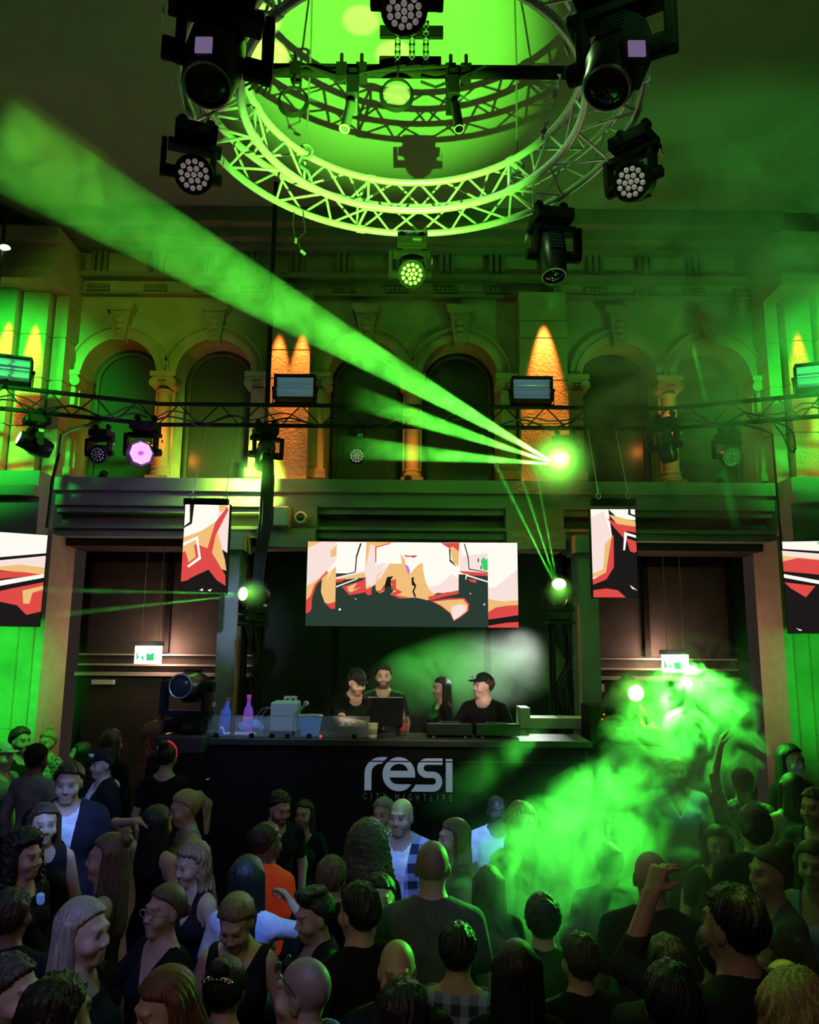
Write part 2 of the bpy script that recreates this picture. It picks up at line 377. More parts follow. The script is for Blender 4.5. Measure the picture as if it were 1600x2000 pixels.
# columns between the arches of a pair, pilaster strips at the outer sides of each pair
def capital(mb, x, y, w_):
    mb.box((x, y, SPRING - 0.03), (w_ + 0.16, w_ + 0.10, 0.07)); mb.box((x, y, SPRING - 0.085), (w_ + 0.10, w_ + 0.06, 0.05))
    for sx in (-1, 1):
        for k in range(3):
            mb.cyl((x + sx * (w_ / 2 + 0.02), y - w_ / 2 - 0.05 + 0.012 * k, SPRING - 0.15), (x + sx * (w_ / 2 + 0.02), y + w_ / 2, SPRING - 0.15), 0.068 - 0.02 * k, n=16)
    mb.box((x, y, SPRING - 0.14), (w_, w_ * 0.9, 0.07))
    for k in range(5): mb.ball((x - w_ / 2 + w_ * k / 4, y - w_ / 2 - 0.02, SPRING - 0.145), 0.022, 8, 6)
for x in (-3.365, 0.03, 3.525):
    a = MB(); y = Y0 - 0.03
    a.lathe([(0.135, 0), (0.135, 0.05), (0.115, 0.07), (0.125, 0.11), (0.10, 0.14), (0.098, 0.5), (0.085, 1.17), (0.105, 1.18), (0.105, 1.21), (0.085, 1.22)],
            (x, y, SILL), (0, 0, 1), 24)
    capital(a, x, y, 0.19); a.box((x, y, SILL - 0.07), (0.30, 0.30, 0.14))
    trim(a, M['stone'], True)
for x in (-4.66, -2.07, -1.26, 1.33, 2.24, 4.81):
    a = MB(); a.box((x, Y0 - 0.04, (SILL + SPRING) / 2 - 0.1), (0.2, 0.14, SPRING - SILL - 0.2))
    a.box((x, Y0 - 0.05, SILL + 0.05), (0.26, 0.2, 0.12)); capital(a, x, Y0 - 0.05, 0.2)
    trim(a, M['stone'], True)
# big pilasters (blocks with joints between them)
def pilaster(x0, x1, y, z0, z1, joints, mt, groove=True):
    a = MB(); zs = [z0] + joints + [z1]
    for k in range(len(zs) - 1):
        a.span((x0, y, zs[k] + 0.008), (x1, WY + 0.02, zs[k + 1] - 0.008))
    a.span((x0 + 0.02, y + 0.015, z0), (x1 - 0.02, WY + 0.02, z1))
    return trim(a, mt)
pilaster(-1.89, -1.36, 9.72, 4.95, 7.62, [5.75, 6.35, 6.75, 7.2], M['stone'])
pilaster(1.47, 2.11, 9.72, 4.95, 7.62, [5.75, 6.35, 6.95, 7.2], M['stone'])
for s_ in (-1, 1):
    dx = 0.0 if s_ < 0 else 0.14
    def P(a_, b_): return (min(s_ * a_, s_ * b_) + dx, max(s_ * a_, s_ * b_) + dx)
    for (a_, b_, y) in ((4.62, 4.79, 9.62), (4.83, 5.17, 9.50), (5.21, 5.6, 9.40), (5.66, 7.3, 9.35)):
        x0, x1 = P(a_, b_)
        pilaster(x0, x1, y, 4.95, 7.45, [5.6, 6.25, 6.85], M['stone'])
        pilaster(x0, x1, y, 0.0, 4.15, [0.9, 1.8, 2.7, 3.5], M['stone'])
    x0, x1 = P(4.66, 4.9); pilaster(x0, x1, 9.55, 0.0, 4.2, [1.5, 3.0], M['stone'])
    x0, x1 = P(4.56, 4.66); a = MB(); a.span((x0, 9.6, 0), (x1, 10.3, 4.2)); trim(a, mat('pink_lit_jamb', (0.55, 0.38, 0.30), 0.8, var=0.1))  # pink light on the jamb is put into its base colour
    x0, x1 = P(4.62, 9.0)
    a = MB(); a.span((x0, 9.25, 4.75), (x1, WY, 4.95)); a.span((x0, 9.15, 4.62), (x1, WY, 4.75)); a.span((x0, 9.3, 4.15), (x1, WY, 4.62)); trim(a, M['grey_stone'])
    a = MB(); a.span((x0, 9.1, 7.45), (x1, WY, 7.6)); a.span((x0, 9.3, 7.6), (x1, WY, 8.0)); a.span((x0, 9.15, 8.0), (x1, WY, 8.2)); trim(a, M['stone'])
# ledge (string course) below the arches, frieze and cornice above
a = MB()
for (z0, z1, y) in ((4.78, 4.95, 9.62), (4.60, 4.78, 9.72), (4.52, 4.60, 9.80), (4.2, 4.30, 9.78), (4.30, 4.34, 9.72)):
    a.span((-4.95, y, z0), (5.07, WY + 0.02, z1))
trim(a, M['grey_stone'])
a = MB(); a.span((-4.95, WY - 0.015, 4.34), (5.07, WY + 0.01, 4.52)); trim(a, M['stone_dark'])
a = MB()
for (z0, z1, y) in ((7.62, 7.66, 9.90), (7.86, 7.93, 9.84), (8.28, 8.36, 9.80), (8.36, 8.5, 9.66), (8.5, 8.72, 9.5)):
    a.span((-4.95, y, z0), (5.07, WY + 0.02, z1))
trim(a, M['stone_dark'])
for x in (-4.4, -3.6, -2.9, -2.25, -1.62, -0.95, -0.2, 0.5, 1.2, 1.95, 2.6, 3.3, 4.0, 4.7):   # triglyphs and carved friezes
    a = MB()
    for k in (-1, 0, 1): a.span((x + k * 0.085 - 0.028, 9.93, 7.93), (x + k * 0.085 + 0.028, WY + 0.01, 8.28))
    for k in range(5): a.ball((x - 0.13 + 0.065 * k, 9.97, 7.77), 0.04, 8, 6, (0.9, 0.8, 1))
    a.span((x - 0.16, 9.95, 7.70), (x + 0.16, WY + 0.01, 7.73))
    trim(a, M['stone_dark'])

# lower storey: three dark openings with their back walls, doors and lintels
struct('wall_recess_left', MB().span((-4.6, 10.75, 0), (-2.0, 10.85, 4.3)), M['dark_wall'])
struct('wall_recess_right', MB().span((2.0, 10.75, 0), (4.75, 10.85, 4.3)), M['dark_wall'])
struct('wall_stage_back', MB().span((-2.0, 10.2, 0), (2.06, 10.3, 4.62)), M['drape'])
a = MB(); a.span((-4.6, 10.0, 4.1), (-2.0, 10.85, 4.22)); trim(a, M['dark_wall'])
a = MB(); a.span((2.0, 10.0, 4.1), (4.75, 10.85, 4.22)); trim(a, M['dark_wall'])
for s_ in (-1, 1):
    # posts beside the stage
    a = MB(); x0 = -2.37 if s_ < 0 else 2.13
    a.span((x0, 9.5, 0.0), (x0 + 0.24, 9.95, 4.22)); a.span((x0 - 0.05, 9.42, 4.0), (x0 + 0.29, 9.98, 4.22))
    trim(a, mat('pale_post_paint', (0.42, 0.44, 0.46), 0.7, var=0.1))
    a = MB(); x1 = -1.95 if s_ < 0 else 1.25
    a.span((x1, 9.6, 4.06), (x1 + 0.75, 10.2, 4.30)); a.span((x1, 9.7, 4.30), (x1 + 0.75, 10.2, 4.62)); trim(a, M['grey_stone'])
    # door leaves under three rails
    cx = -3.35 if s_ < 0 else 3.35
    d = MB()
    for k in (-1, 1):
        d.span((cx + k * 0.56 - 0.54, 10.66, 0.0), (cx + k * 0.56 + 0.54, 10.72, 2.36))
    o = d.build('door_%d' % (1 if s_ < 0 else 2), mat('dark_door', (0.045, 0.036, 0.03), 0.6, var=0.2, scale=5)); o['kind'] = 'structure'
    h = MB()
    for k in (-1, 1): h.tube([(cx + k * 0.1, 10.66, 1.0), (cx + k * 0.1, 10.58, 1.0), (cx + k * 0.1, 10.58, 1.35), (cx + k * 0.1, 10.66, 1.35)], 0.012, 8)
    h.build('door_handle', M['steel'], o, True)
    c_ = MB(); c_.box((cx + s_ * 0.82, 10.62, 2.30), (0.30, 0.07, 0.06)); c_.build('door_closer', M['white_pl'], o)
    c_ = MB(); c_.box((cx - s_ * 0.75, 10.62, 2.28), (0.16, 0.07, 0.10)); c_.build('door_closer', M['white_pl'], o)
    a = MB()
    a.span((cx - 1.22, 10.60, 2.385), (cx + 1.22, 10.75, 2.43)); a.span((cx - 1.2, 10.66, 2.52), (cx + 1.2, 10.75, 2.545)); a.span((cx - 1.2, 10.66, 2.66), (cx + 1.2, 10.75, 2.68))
    trim(a, mat('pale_door_rail', (0.45, 0.40, 0.34), 0.5))
    a = MB()
    for k in (-1.15, -0.02, 1.15): a.span((cx + k - 0.04, 10.68, 2.7), (cx + k + 0.04, 10.75, 4.1))
    a.span((cx - 1.2, 10.68, 3.95), (cx + 1.2, 10.75, 4.1)); trim(a, M['black'])
struct('floor_riser_left', MB().span((-9, 4.3, 0), (-1.9, 12, 0.3)), M['floor'])
struct('floor_riser_right', MB().span((2.5, 5.6, 0), (9, 12, 0.3)), M['floor'])
# stage deck
struct('floor_stage', MB().span((-2.0, 7.35, 0), (2.1, 10.2, 0.86)), M['black'])

# ================================================================ rigging, lamps, screens
# ---- circular truss under the ceiling
RC, RR, RZ, HS, HZ = V3(0.0, 4.77, 6.65), 1.37, 6.65, 0.185, 0.13
ring = empty('circular_truss', (RC.x, RC.y, RZ), None, 'large round aluminium lattice truss hanging level under the ceiling', 'truss')
NSEG, NB = 6, 3
def rp(a, r, z): return V3(math.sin(a) * r, -math.cos(a) * r, z)
for sgm in range(NSEG):
    a0, a1 = 2 * math.pi * sgm / NSEG + 0.3, 2 * math.pi * (sgm + 1) / NSEG + 0.3
    holder = empty('truss_segment'); holder.parent = ring
    for (dr, dz) in ((-HS, -HZ), (-HS, HZ), (HS, -HZ), (HS, HZ)):
        c = MB(); c.tube([rp(a0 + (a1 - a0) * k / 14, RR + dr, dz) for k in range(15)], 0.030, 10)
        for e in (0.0, 1.0):
            aa = a0 + (a1 - a0) * (0.012 if e == 0 else 0.988)
            c.tube([rp(aa - 0.012, RR + dr, dz), rp(aa + 0.012, RR + dr, dz)], 0.037, 10)
        c.build('chord', M['alu'], holder, True)
    b = MB()
    for k in range(NB):
        t0, t1, tm = (a0 + (a1 - a0) * x / NB for x in (k, k + 1, k + 0.5))
        for (p, q) in (((-HS, -HZ), (HS, -HZ)), ((HS, -HZ), (HS, HZ)), ((HS, HZ), (-HS, HZ)), ((-HS, HZ), (-HS, -HZ))):
            b.cyl(rp(t0, RR + p[0], p[1]), rp(tm, RR + q[0], q[1]), 0.0105, n=6)
            b.cyl(rp(tm, RR + q[0], q[1]), rp(t1, RR + p[0], p[1]), 0.0105, n=6)
    for (p, q) in (((-HS, -HZ), (HS, -HZ)), ((HS, -HZ), (HS, HZ)), ((HS, HZ), (-HS, HZ)), ((-HS, HZ), (-HS, -HZ))):
        b.cyl(rp(a0 + 0.02, RR + p[0], p[1]), rp(a0 + 0.02, RR + q[0], q[1]), 0.012, n=6)
    b.build('lattice', M['alu'], holder, True)
for (px, py) in ((598, 300), (1010, 330)):   # suspension lines with shackles
    p = atz(px, py, RZ + 0.12)
    t = empty('hoist_line', p, None, 'thin steel hoist line holding the ring truss ' + ('on its left front' if px < 800 else 'on its right front'), 'cable', 'hoist lines of the ring truss')
    c = MB(); c.tube([(0, 0, 0.05), (0.01, 0.0, 1.0), (0, 0, 2.0)], 0.008, 6); c.build('wire', M['steel'], t, True)
    c = MB(); c.tube([(0.05 * math.cos(x), 0, 0.02 + 0.06 * math.sin(x)) for x in [k * math.pi / 6 for k in range(12)]], 0.013, 6, True)
    c.tube([(-0.03, 0, -0.02), (-0.06, 0, -0.1), (0.02, 0, -0.16), (0.05, 0, -0.24)], 0.014, 6); c.build('shackle', M['steel'], t, True)
p = atz(575, 408, RZ - 0.13)
t = empty('loose_cable', p, None, 'loose black cable looping down below the ring truss with connector', 'cable')
c = MB(); q1 = at(578, 470, p.y) - p; q2 = at(588, 490, p.y) - p; q0 = at(592, 415, p.y) - p
c.tube([(0, 0, 0), q1 * 0.5 + V3(-.02, 0, 0), q1, (q1 + q0) * 0.5 + V3(0.05, 0, -0.05), q0], 0.006, 6)
c.tube([q1, (q1 + q2) / 2 + V3(0.01, 0, 0), q2], 0.006, 6); c.build('wire', M['cable'], t, True)
c = MB(); c.cyl(q2, q2 + V3(0.035, 0, -0.03), 0.014, n=8); c.cyl(q1 + V3(0, 0, .02), q1 + V3(0, 0, -.02), 0.012, n=8); c.build('connector', M['steel'], t, True)

# ---- black crossbar through the ring with what is clamped to it
by = 4.55
bar = empty('crossbar', (0, by, RZ + 0.02), None, 'straight black pipe spanning the inside of the ring truss', 'bar')
c = MB(); c.cyl((-1.36, 0, 0), (1.36, 0, 0), 0.03, n=12); c.span((-1.2, -0.02, 0.03), (1.2, 0.02, 0.055)); c.build('pipe', M['black'], bar, True)
for px in (578, 668, 707, 880, 910):
    x = at(px, 140, by).x; c = MB(); c.box((x, 0, 0.0), (0.07, 0.09, 0.10)); c.cyl((x, -0.03, 0.05), (x, -0.03, 0.12), 0.012, n=8); c.build('clamp', M['black'], bar)
c = MB()
for k in range(5):
    x0 = -1.2 + 0.05 * k; c.tube([(x0, -0.03, -0.12 - 0.02 * k), (-0.95, -0.04, -0.02 - 0.01 * k), (-0.72, -0.03, 0.03), (-0.5, -0.04, -0.06 - 0.01 * k), (-0.28, -0.04, -0.02), (-0.05 + .1 * k, -0.04, 0.03)], 0.008, 6)
c.tube([(0.05, -0.05, -0.1), (0.15, -0.05, -0.14), (0.32, -0.05, -0.06), (0.5, -0.04, 0.03)], 0.009, 6); c.build('cable_run', M['cable'], bar, True)
def coil(px, py, r, lab):
    p = at(px, py, by - 0.05); t = MB()
    for k in range(3):
        t.tube([((r + 0.006 * k) * math.cos(x), 0.012 * k, (r + 0.004 * k) * math.sin(x) * 1.12) for x in [j * math.pi / 14 for j in range(28)]], 0.006, 6, True)
    t.tube([(0, 0, r * 1.1), (0.01, 0, r * 1.1 + 0.08)], 0.008, 6)
    tag(t.build('cable_coil', M['cable'], None, True, p), lab, 'cable', 'cable coils on the crossbar')
coil(572, 195, 0.088, 'loop of black cable hanging from the crossbar left of the pin spots')
coil(775, 182, 0.098, 'loop of black cable hanging under middle of the crossbar')
for i, (px, py) in enumerate(((690, 165), (886, 165))):     # two pin spots
    p = at(px, 150, by - 0.06); t = empty('pin_spot', p, None, ('pale' if i == 0 else 'dark') + ' tube pin spot with box under the crossbar on the ' + ('left' if i == 0 else 'right'), 'spotlight', 'pin spots on the crossbar')
    c = MB(); c.span((-0.04, -0.03, -0.14), (0.04, 0.03, 0.0)); c.span((-0.03, -0.02, 0), (0.03, 0.02, 0.06)); c.build('driver_box', M['black_gloss'], t, bevel=0.006)
    c = MB(); c.span((-0.05, 0.032, -0.26), (0.03, 0.036, -0.0)); c.build('bracket', M['steel'] if i == 0 else M['black'], t)
    dx = -0.04 if i == 0 else 0.03
    c = MB(); a_ = V3(dx * 0.3, 0, -0.2); b_ = a_ + V3(dx * 0.8, -0.06, -0.23)
    c.lathe([(0.028, 0), (0.032, 0.02), (0.032, 0.22), (0.036, 0.235), (0.036, 0.24), (0.026, 0.24), (0.026, 0.1)], a_, b_ - a_, 16)
    c.build('tube', M['alu'] if i == 0 else M['black_gloss'], t, True)
    c = MB(); ax = (b_ - a_).normalized(); c.tube([a_ + ax * 0.238 + (ax.orthogonal().normalized() * math.cos(x) + ax.cross(ax.orthogonal().normalized()) * math.sin(x)) * 0.031 for x in [k * math.pi / 8 for k in range(16)]], 0.004, 6, True)
    c.build('rim', M['alu'], t, True)
t = empty('bracket_frame', at(805, 138, by), None, 'slotted steel uprights with black bars in the middle of the ring', 'bracket')
for px in (777, 805, 832):
    x = at(px, 90, by).x - t.location.x; c = MB(); zt = at(px, 45, by).z - t.location.z
    c.span((x - 0.02, -0.02, 0), (x - 0.008, 0.0, zt)); c.span((x + 0.008, -0.02, 0), (x + 0.02, 0.0, zt))
    for k in range(7): c.span((x - 0.02, -0.02, zt * k / 6.3), (x + 0.02, 0.0, zt * k / 6.3 + 0.02))
    c.build('slotted_upright', M['steel'], t)
for (py0, px0, px1) in ((57, 742, 866), (117, 742, 862)):
    c = MB(); z = at(800, py0, by).z - t.location.z; x0, x1 = at(px0, 60, by).x - t.location.x, at(px1, 60, by).x - t.location.x
    c.span((x0, 0.0, z - 0.035), (x1, 0.05, z + 0.03)); c.span((x0, 0.0, z - 0.055), (x1, 0.02, z - 0.045)); c.build('black_bar', M['black'], t)
c = MB(); p0 = at(1093, 160, by - 0.03); p0.z = RZ + 0.0
pe = at(1056, 272, by - 0.03) - p0; pts = [pe * (k / 22) for k in range(23)]
for k in range(22):
    w_ = 0.02 + 0.012 * math.sin(k * 2.1); d = V3(w_ * math.cos(k * 1.3), w_ * math.sin(k * 1.3), 0)
    d2 = V3(w_ * math.cos(k * 1.3 + 1.3), w_ * math.sin(k * 1.3 + 1.3), 0)
    c.add([pts[k] - d, pts[k] + d, pts[k + 1] + d2, pts[k + 1] - d2], [(0, 1, 2, 3)])
o = c.build('twisted_streamer', M['white_pl'], None, True, p0); s = o.modifiers.new('thick', 'SOLIDIFY'); s.thickness = 0.003
tag(o, 'twisted pale streamer dangling from the right half of the crossbar', 'streamer')

# ---- moving head lamps
def moving_head(p, d, lab, sc_=1.0, style='wash', up=False, lens=None, beamc=None, group=None, pan=None, led=None):
    """p: mounting point, d: where the head looks; hangs from p, or stands on it when up"""
    s = sc_; d = Vector(d).normalized(); zz = 1 if up else -1
    t = empty('moving_head_light', p, None, lab, 'stage light', group)
    hz = V3(d.x, d.y, 0)
    if pan is not None: ax = V3(math.cos(pan), math.sin(pan), 0)
    elif hz.length < 0.15: ax = V3(1, 0, 0)
    else: ax = hz.normalized().cross(V3(0, 0, 1))
    fr = ax.cross(V3(0, 0, 1)); rot = Matrix((ax, fr, V3(0, 0, 1))).transposed()
    base = MB(); base.box(V3(0, 0, zz * 0.055 * s), V3(0.30, 0.26, 0.095) * s, rot)
    base.box(V3(0, 0, zz * 0.11 * s), V3(0.20, 0.20, 0.02) * s, rot)
    bo = base.build('base', M['black'], t, bevel=0.012 * s)
    dp = MB(); dp.box(fr * (-0.131 * s) + V3(0, 0, zz * 0.055 * s) - ax * 0.05 * s, V3(0.09, 0.004, 0.05) * s, rot); dp.build('display_panel', M['lens_dark'], bo)
    if not up:
        for k in (-1, 1):
            cl = MB(); q = ax * (0.10 * k * s); cl.box(q + V3(0, 0, 0.03 * s), V3(0.035, 0.05, 0.06) * s, rot); cl.cyl(q + fr * -.03 * s + V3(0, 0, 0.06 * s), q + fr * .03 * s + V3(0, 0, 0.06 * s), 0.034 * s, n=10); cl.build('clamp', M['black'], bo)
    hp = V3(0, 0, zz * 0.36 * s)
    yk = MB()
    yk.box(V3(0, 0, zz * 0.145 * s), V3(0.38, 0.11, 0.05) * s, rot)
    for k in (-1, 1):
        q = ax * (0.175 * k * s)
        yk.prism([(-0.055, 0.0), (0.055, 0.0), (0.05, 0.2), (0.03, 0.27), (-0.03, 0.27), (-0.05, 0.2)],
                 q + V3(0, 0, zz * 0.13 * s) + ax * 0.02 * s, fr * s, V3(0, 0, zz * s), 0.04 * s * zz)
        yk.cyl(hp + ax * 0.12 * k * s, hp + ax * 0.205 * k * s, 0.045 * s, n=14)
    yo = yk.build('yoke', M['black'], t, bevel=0.008 * s)
    for k in (-1, 1):
        hd = MB(); hd.box(ax * (0.206 * k * s) + V3(0, 0, zz * 0.22 * s), V3(0.006, 0.06, 0.035) * s, rot); hd.build('pan_label', M['steel'], yo)
    h = MB()
    if style == 'wash':
        prof = [(0.05, -0.15), (0.09, -0.14), (0.12, -0.10), (0.125, -0.02), (0.135, 0.02), (0.14, 0.09), (0.137, 0.10), (0.125, 0.10), (0.125, 0.085), (0.01, 0.085)]
    elif style == 'octa':
        prof = [(0.05, -0.16), (0.10, -0.14), (0.12, 0.0), (0.17, 0.12), (0.172, 0.15), (0.16, 0.15), (0.11, 0.05), (0.01, 0.04)]
    else:
        prof = [(0.05, -0.21), (0.095, -0.20), (0.115, -0.14), (0.12, 0.05), (0.105, 0.10), (0.10, 0.19), (0.095, 0.20), (0.082, 0.20), (0.082, 0.185), (0.01, 0.185)]
    prof = [(a * s, b * s) for a, b in prof]
    h.lathe(prof, hp, d, 8 if style == 'octa' else 28)
    ho = h.build('head', M['black_gloss'], t, True)
    u = d.orthogonal().normalized(); v = d.cross(u)
    rv = Matrix((ax, d, ax.cross(d))).transposed()
    for sg in (-1, 1):
        ve = MB(); q_ = ax.cross(d) * (0.118 * sg * s)
        ve.box(hp + d * (-0.04 * s) + q_, V3(0.10, 0.13, 0.012) * s, rv)
        for k in range(5): ve.box(hp + d * (-0.10 + 0.03 * k) * s + q_ + ax.cross(d) * (0.006 * sg * s), V3(0.10, 0.012, 0.012) * s, rv)
        ve.build('vent', M['lens_dark'], ho)
    ln = MB()
    if style == 'wash':
        R_ = 0.0
        for n_, rr in ((1, 0.0), (6, 0.045), (12, 0.09)):
            for k in range(n_):
                x = 2 * math.pi * k / n_ + rr * 7
                ln.ball(hp + d * 0.088 * s + (u * math.cos(x) + v * math.sin(x)) * rr * s, 0.0195 * s, 10, 6)
        ln.build('lens_cluster', led or M['led'], ho, True)
    elif style == 'octa':
        ln.lathe([(0.16 * s, 0.148 * s), (0.135 * s, 0.10 * s)], hp, d, 8, False); ln.mi = 1; ln.lathe([(0.134 * s, 0.099 * s), (0.105 * s, 0.055 * s), (0.01 * s, 0.045 * s)], hp, d, 8, False)
        ln.build('reflector', [M['purple_edge'], lens], ho)
        ln = MB(); ln.cyl(hp + d * 0.05 * s, hp + d * 0.12 * s, 0.025 * s, n=10); ln.build('lamp_capsule', M['purple_dim'], ho, True)
    else:
        ln.lathe([(0.082 * s, 0.186 * s), (0.07 * s, 0.196 * s), (0.04 * s, 0.205 * s), (0.004 * s, 0.208 * s)], hp, d, 24)
        ln.build('lens', lens or M['lens_dark'], ho, True)
        rm = MB(); rm.tube([hp + d * 0.2 * s + (u * math.cos(x) + v * math.sin(x)) * 0.09 * s for x in [k * math.pi / 12 for k in range(24)]], 0.006 * s, 6, True)
        rm.build('lens_rim', M['steel'], ho, True)
    return t
M['led'] = mat('led_lens', (0.7, 0.72, 0.7), 0.08, 0.6, spec=0.9)
M['led_lit'] = mat('led_lens_lit', (0.7, 0.75, 0.6), 0.08, 0.3, emit=(0.45, 1.0, 0.12), es=0.9)
M['led_glint'] = mat('led_lens_glint', (0.75, 0.7, 0.7), 0.08, 0.6, emit=(0.9, 0.75, 0.7), es=0.14)  # faint emission stands in for glints on unlit lenses
M['green_lens'] = lightmat('lit_green_lens', (0.62, 1.0, 0.30), 16.0)
M['green_lens_dim'] = lightmat('dim_green_lens', (0.25, 1.0, 0.15), 1.6)
M['purple_lit'] = lightmat('lit_purple_reflector', (0.95, 0.5, 1.0), 1.15); M['purple_edge'] = lightmat('purple_reflector_edge', (0.62, 0.16, 1.0), 0.95)
M['purple_dim'] = mat('lamp_capsule', (0.45, 0.12, 0.6), 0.2, emit=(0.5, 0.08, 0.8), es=0.6)
def head_at(px, py, Y, d, lab, s=1.0, style='wash', up=False, **k):
    """px,py,Y of the head's centre"""
    c = at(px, py, Y); p = c - V3(0, 0, (0.36 if up else -0.36) * s)
    return moving_head(p, d, lab, s, style, up, **k)
def ring_head(px, py, d, lab, s=1.0, style='wash', **k):
    return moving_head(atz(px, py, RZ - HZ - 0.03 - 0.44 * s) + V3(0, 0, 0.36 * s), d, lab, s, style, False, **k)
def truss_y(x): return TY - max(0, abs(x) - 3.13) * 0.38
def truss_head(px, py, d, lab, s=1.0, style='wash', **k):
    Y = TY
    for _ in range(6): Y = truss_y(at(px, py, Y).x)
    return head_at(px, py, Y, d, lab, s, style, **k)
TZ0, TZ1, TY = 5.46, 5.72, 8.92
big = 1.3
bl = ring_head(418, 118, (0.02, -0.45, -1), 'big black moving head hanging at the left end of the ring truss', big, 'spot', pan=0.35)
br = ring_head(1205, 118, (-0.35, -0.35, -1), 'big black moving head hanging at the right end of the ring truss', big, 'spot', pan=-0.5)
M['purple_panel'] = lightmat('purple_display', (0.42, 0.30, 0.58), 0.35)
for t_, px, py in ((bl, 398, 88), (br, 1244, 95)):
    c = MB(); q_ = at(px, py, t_.location.y - 0.21) - t_.location
    c.box(q_, (0.085, 0.012, 0.085))
    for k in range(4): c.box(q_ + V3(0, -0.008, -0.03 + 0.02 * k), (0.08, 0.004, 0.004))
    c.build('status_display', M['purple_panel'], t_)
    c = MB(); c.box(q_ + V3(0.0, 0.1, 0.0), (0.14, 0.19, 0.16)); c.build('display_box', M['black'], t_, bevel=0.01)
ring_head(378, 342, (0.28, -0.8, -0.5), 'wash light with LED cluster below left side of the ring truss', 0.95, 'wash', led=M['led_glint'])
ring_head(1242, 355, (-0.75, -0.8, -0.55), 'wash light with LED cluster below right side of the ring truss', 0.95, 'wash', led=M['led_glint'])
ring_head(804, 536, (0.02, -0.9, -0.42), 'lit green wash light hanging from lowest front point of ring', 0.88, 'wash', led=M['led_lit'])
ring_head(1078, 500, (0.02, -0.25, -1.0), 'dark moving spot aimed straight down below ring truss right front', 1.05, 'spot', pan=0.15)
ring_head(790, 6, (0.0, -0.35, -1.0), 'wash light with glinting LEDs at the top middle of the ring', 0.85, 'wash', led=M['led_glint'], pan=0)

# ---- wall truss at mid height
B_, C_ = at(308, 830, TY), at(1306, 830, TY)
PB, PC = V3(B_.x, TY, 0), V3(C_.x, TY, 0); PA, PD = PB + V3(-3.6, -1.37, 0), PC + V3(3.6, -1.37, 0)
wt = empty('ladder_truss', (0, TY, TZ0), None, 'long black ladder truss running across the wall in front of the arches', 'truss')
for (a_, b_) in ((PA, PB), (PB, PC), (PC, PD)):
    sg = empty('truss_segment'); sg.parent = wt; o_ = V3(0, -TY, -TZ0); a1, b1 = a_ + o_, b_ + o_
    n = int((b1 - a1).length / 0.24); d = (b1 - a1) / n
    for z in (TZ0, TZ1):
        c = MB(); c.cyl(a1 + V3(0, 0, z), b1 + V3(0, 0, z), 0.026, n=10); c.build('chord', M['black'], sg, True)
    c = MB()
    for k in range(n):
        q = a1 + d * k; z0, z1 = (TZ0, TZ1) if k % 2 == 0 else (TZ1, TZ0)
        c.cyl(q + V3(0, 0, z0), q + d + V3(0, 0, z1), 0.008, n=6)
    c.build('lattice', M['black'], sg, True)
    c = MB(); r2 = random.Random(int(a_.x * 10))
    pts = [a1 + d * (k * 0.5) + V3(0, -0.03, TZ0 + 0.03 + 0.06 * math.sin(k * 1.1) + r2.uniform(0, 0.04)) for k in range(0, 2 * n)]
    c.tube(pts, 0.011, 6); c.tube([p_ + V3(0, -0.01, 0.05 * math.sin(i * 0.7) + 0.03) for i, p_ in enumerate(pts)], 0.008, 6)
    c.build('cable_run', M['cable'], sg, True)
# strobes standing on it
M['tube_glass'] = mat('strobe_tube', (0.45, 0.55, 0.62), 0.15, 0.5, emit=(0.35, 0.6, 0.7), es=0.10)
def strobe(px, py, Y, yaw, lab):
    Y = TY if abs(yaw) < 0.1 else 8.35
    p = at(px, py, Y); p.z = TZ1 + 0.026 + 0.203; t = empty('strobe_light', p, (0, 0, yaw), lab, 'stage light', 'strobe lights on the wall truss')
    c = MB(); c.span((-0.25, -0.05, -0.155), (0.25, 0.12, -0.135)); c.span((-0.25, -0.05, 0.135), (0.25, 0.12, 0.155))
    c.span((-0.25, -0.05, -0.155), (-0.235, 0.12, 0.155)); c.span((0.235, -0.05, -0.155), (0.25, 0.12, 0.155)); c.span((-0.25, 0.1, -0.155), (0.25, 0.12, 0.155)); c.build('housing', M['black'], t)
    for z in (-0.068, 0.068):
        c = MB(); n = 10
        for k in range(n):
            a0, a1 = math.pi * k / n, math.pi * (k + 1) / n
            P = lambda a, x: (x, 0.02 + 0.075 * math.sin(a), z + 0.064 * math.cos(a))
            c.add([P(a0, -0.232), P(a0, 0.232), P(a1, 0.232), P(a1, -0.232)], [(0, 1, 2, 3)])
        f = c.build('reflector', M['tube_glass'], t, True)
        c = MB(); c.cyl((-0.22, 0.03, z), (0.22, 0.03, z), 0.014, n=10); c.build('lamp_tube', M['tube_glass'], f, True)
    c = MB(); c.tube([(-0.27, 0.04, 0), (-0.27, 0.04, -0.19), (0.27, 0.04, -0.19), (0.27, 0.04, 0)], 0.012, 6)
    for k in (-1, 1): c.cyl((0.25 * k, 0.04, 0), (0.285 * k, 0.04, 0), 0.022, n=8)
    c.build('bracket', M['black'], t, True)
strobe(575, 775, 8.85, 0.0, 'strobe light on the wall truss before the amber left pilaster')
strobe(1040, 781, 8.85, 0.0, 'strobe light on the wall truss before the amber right pilaster')
strobe(12, 745, 7.6, 0.36, 'strobe light on the wall truss at the left edge by green wall')
strobe(1604, 773, 7.9, -0.36, 'strobe light on the wall truss at the right edge by green wall')
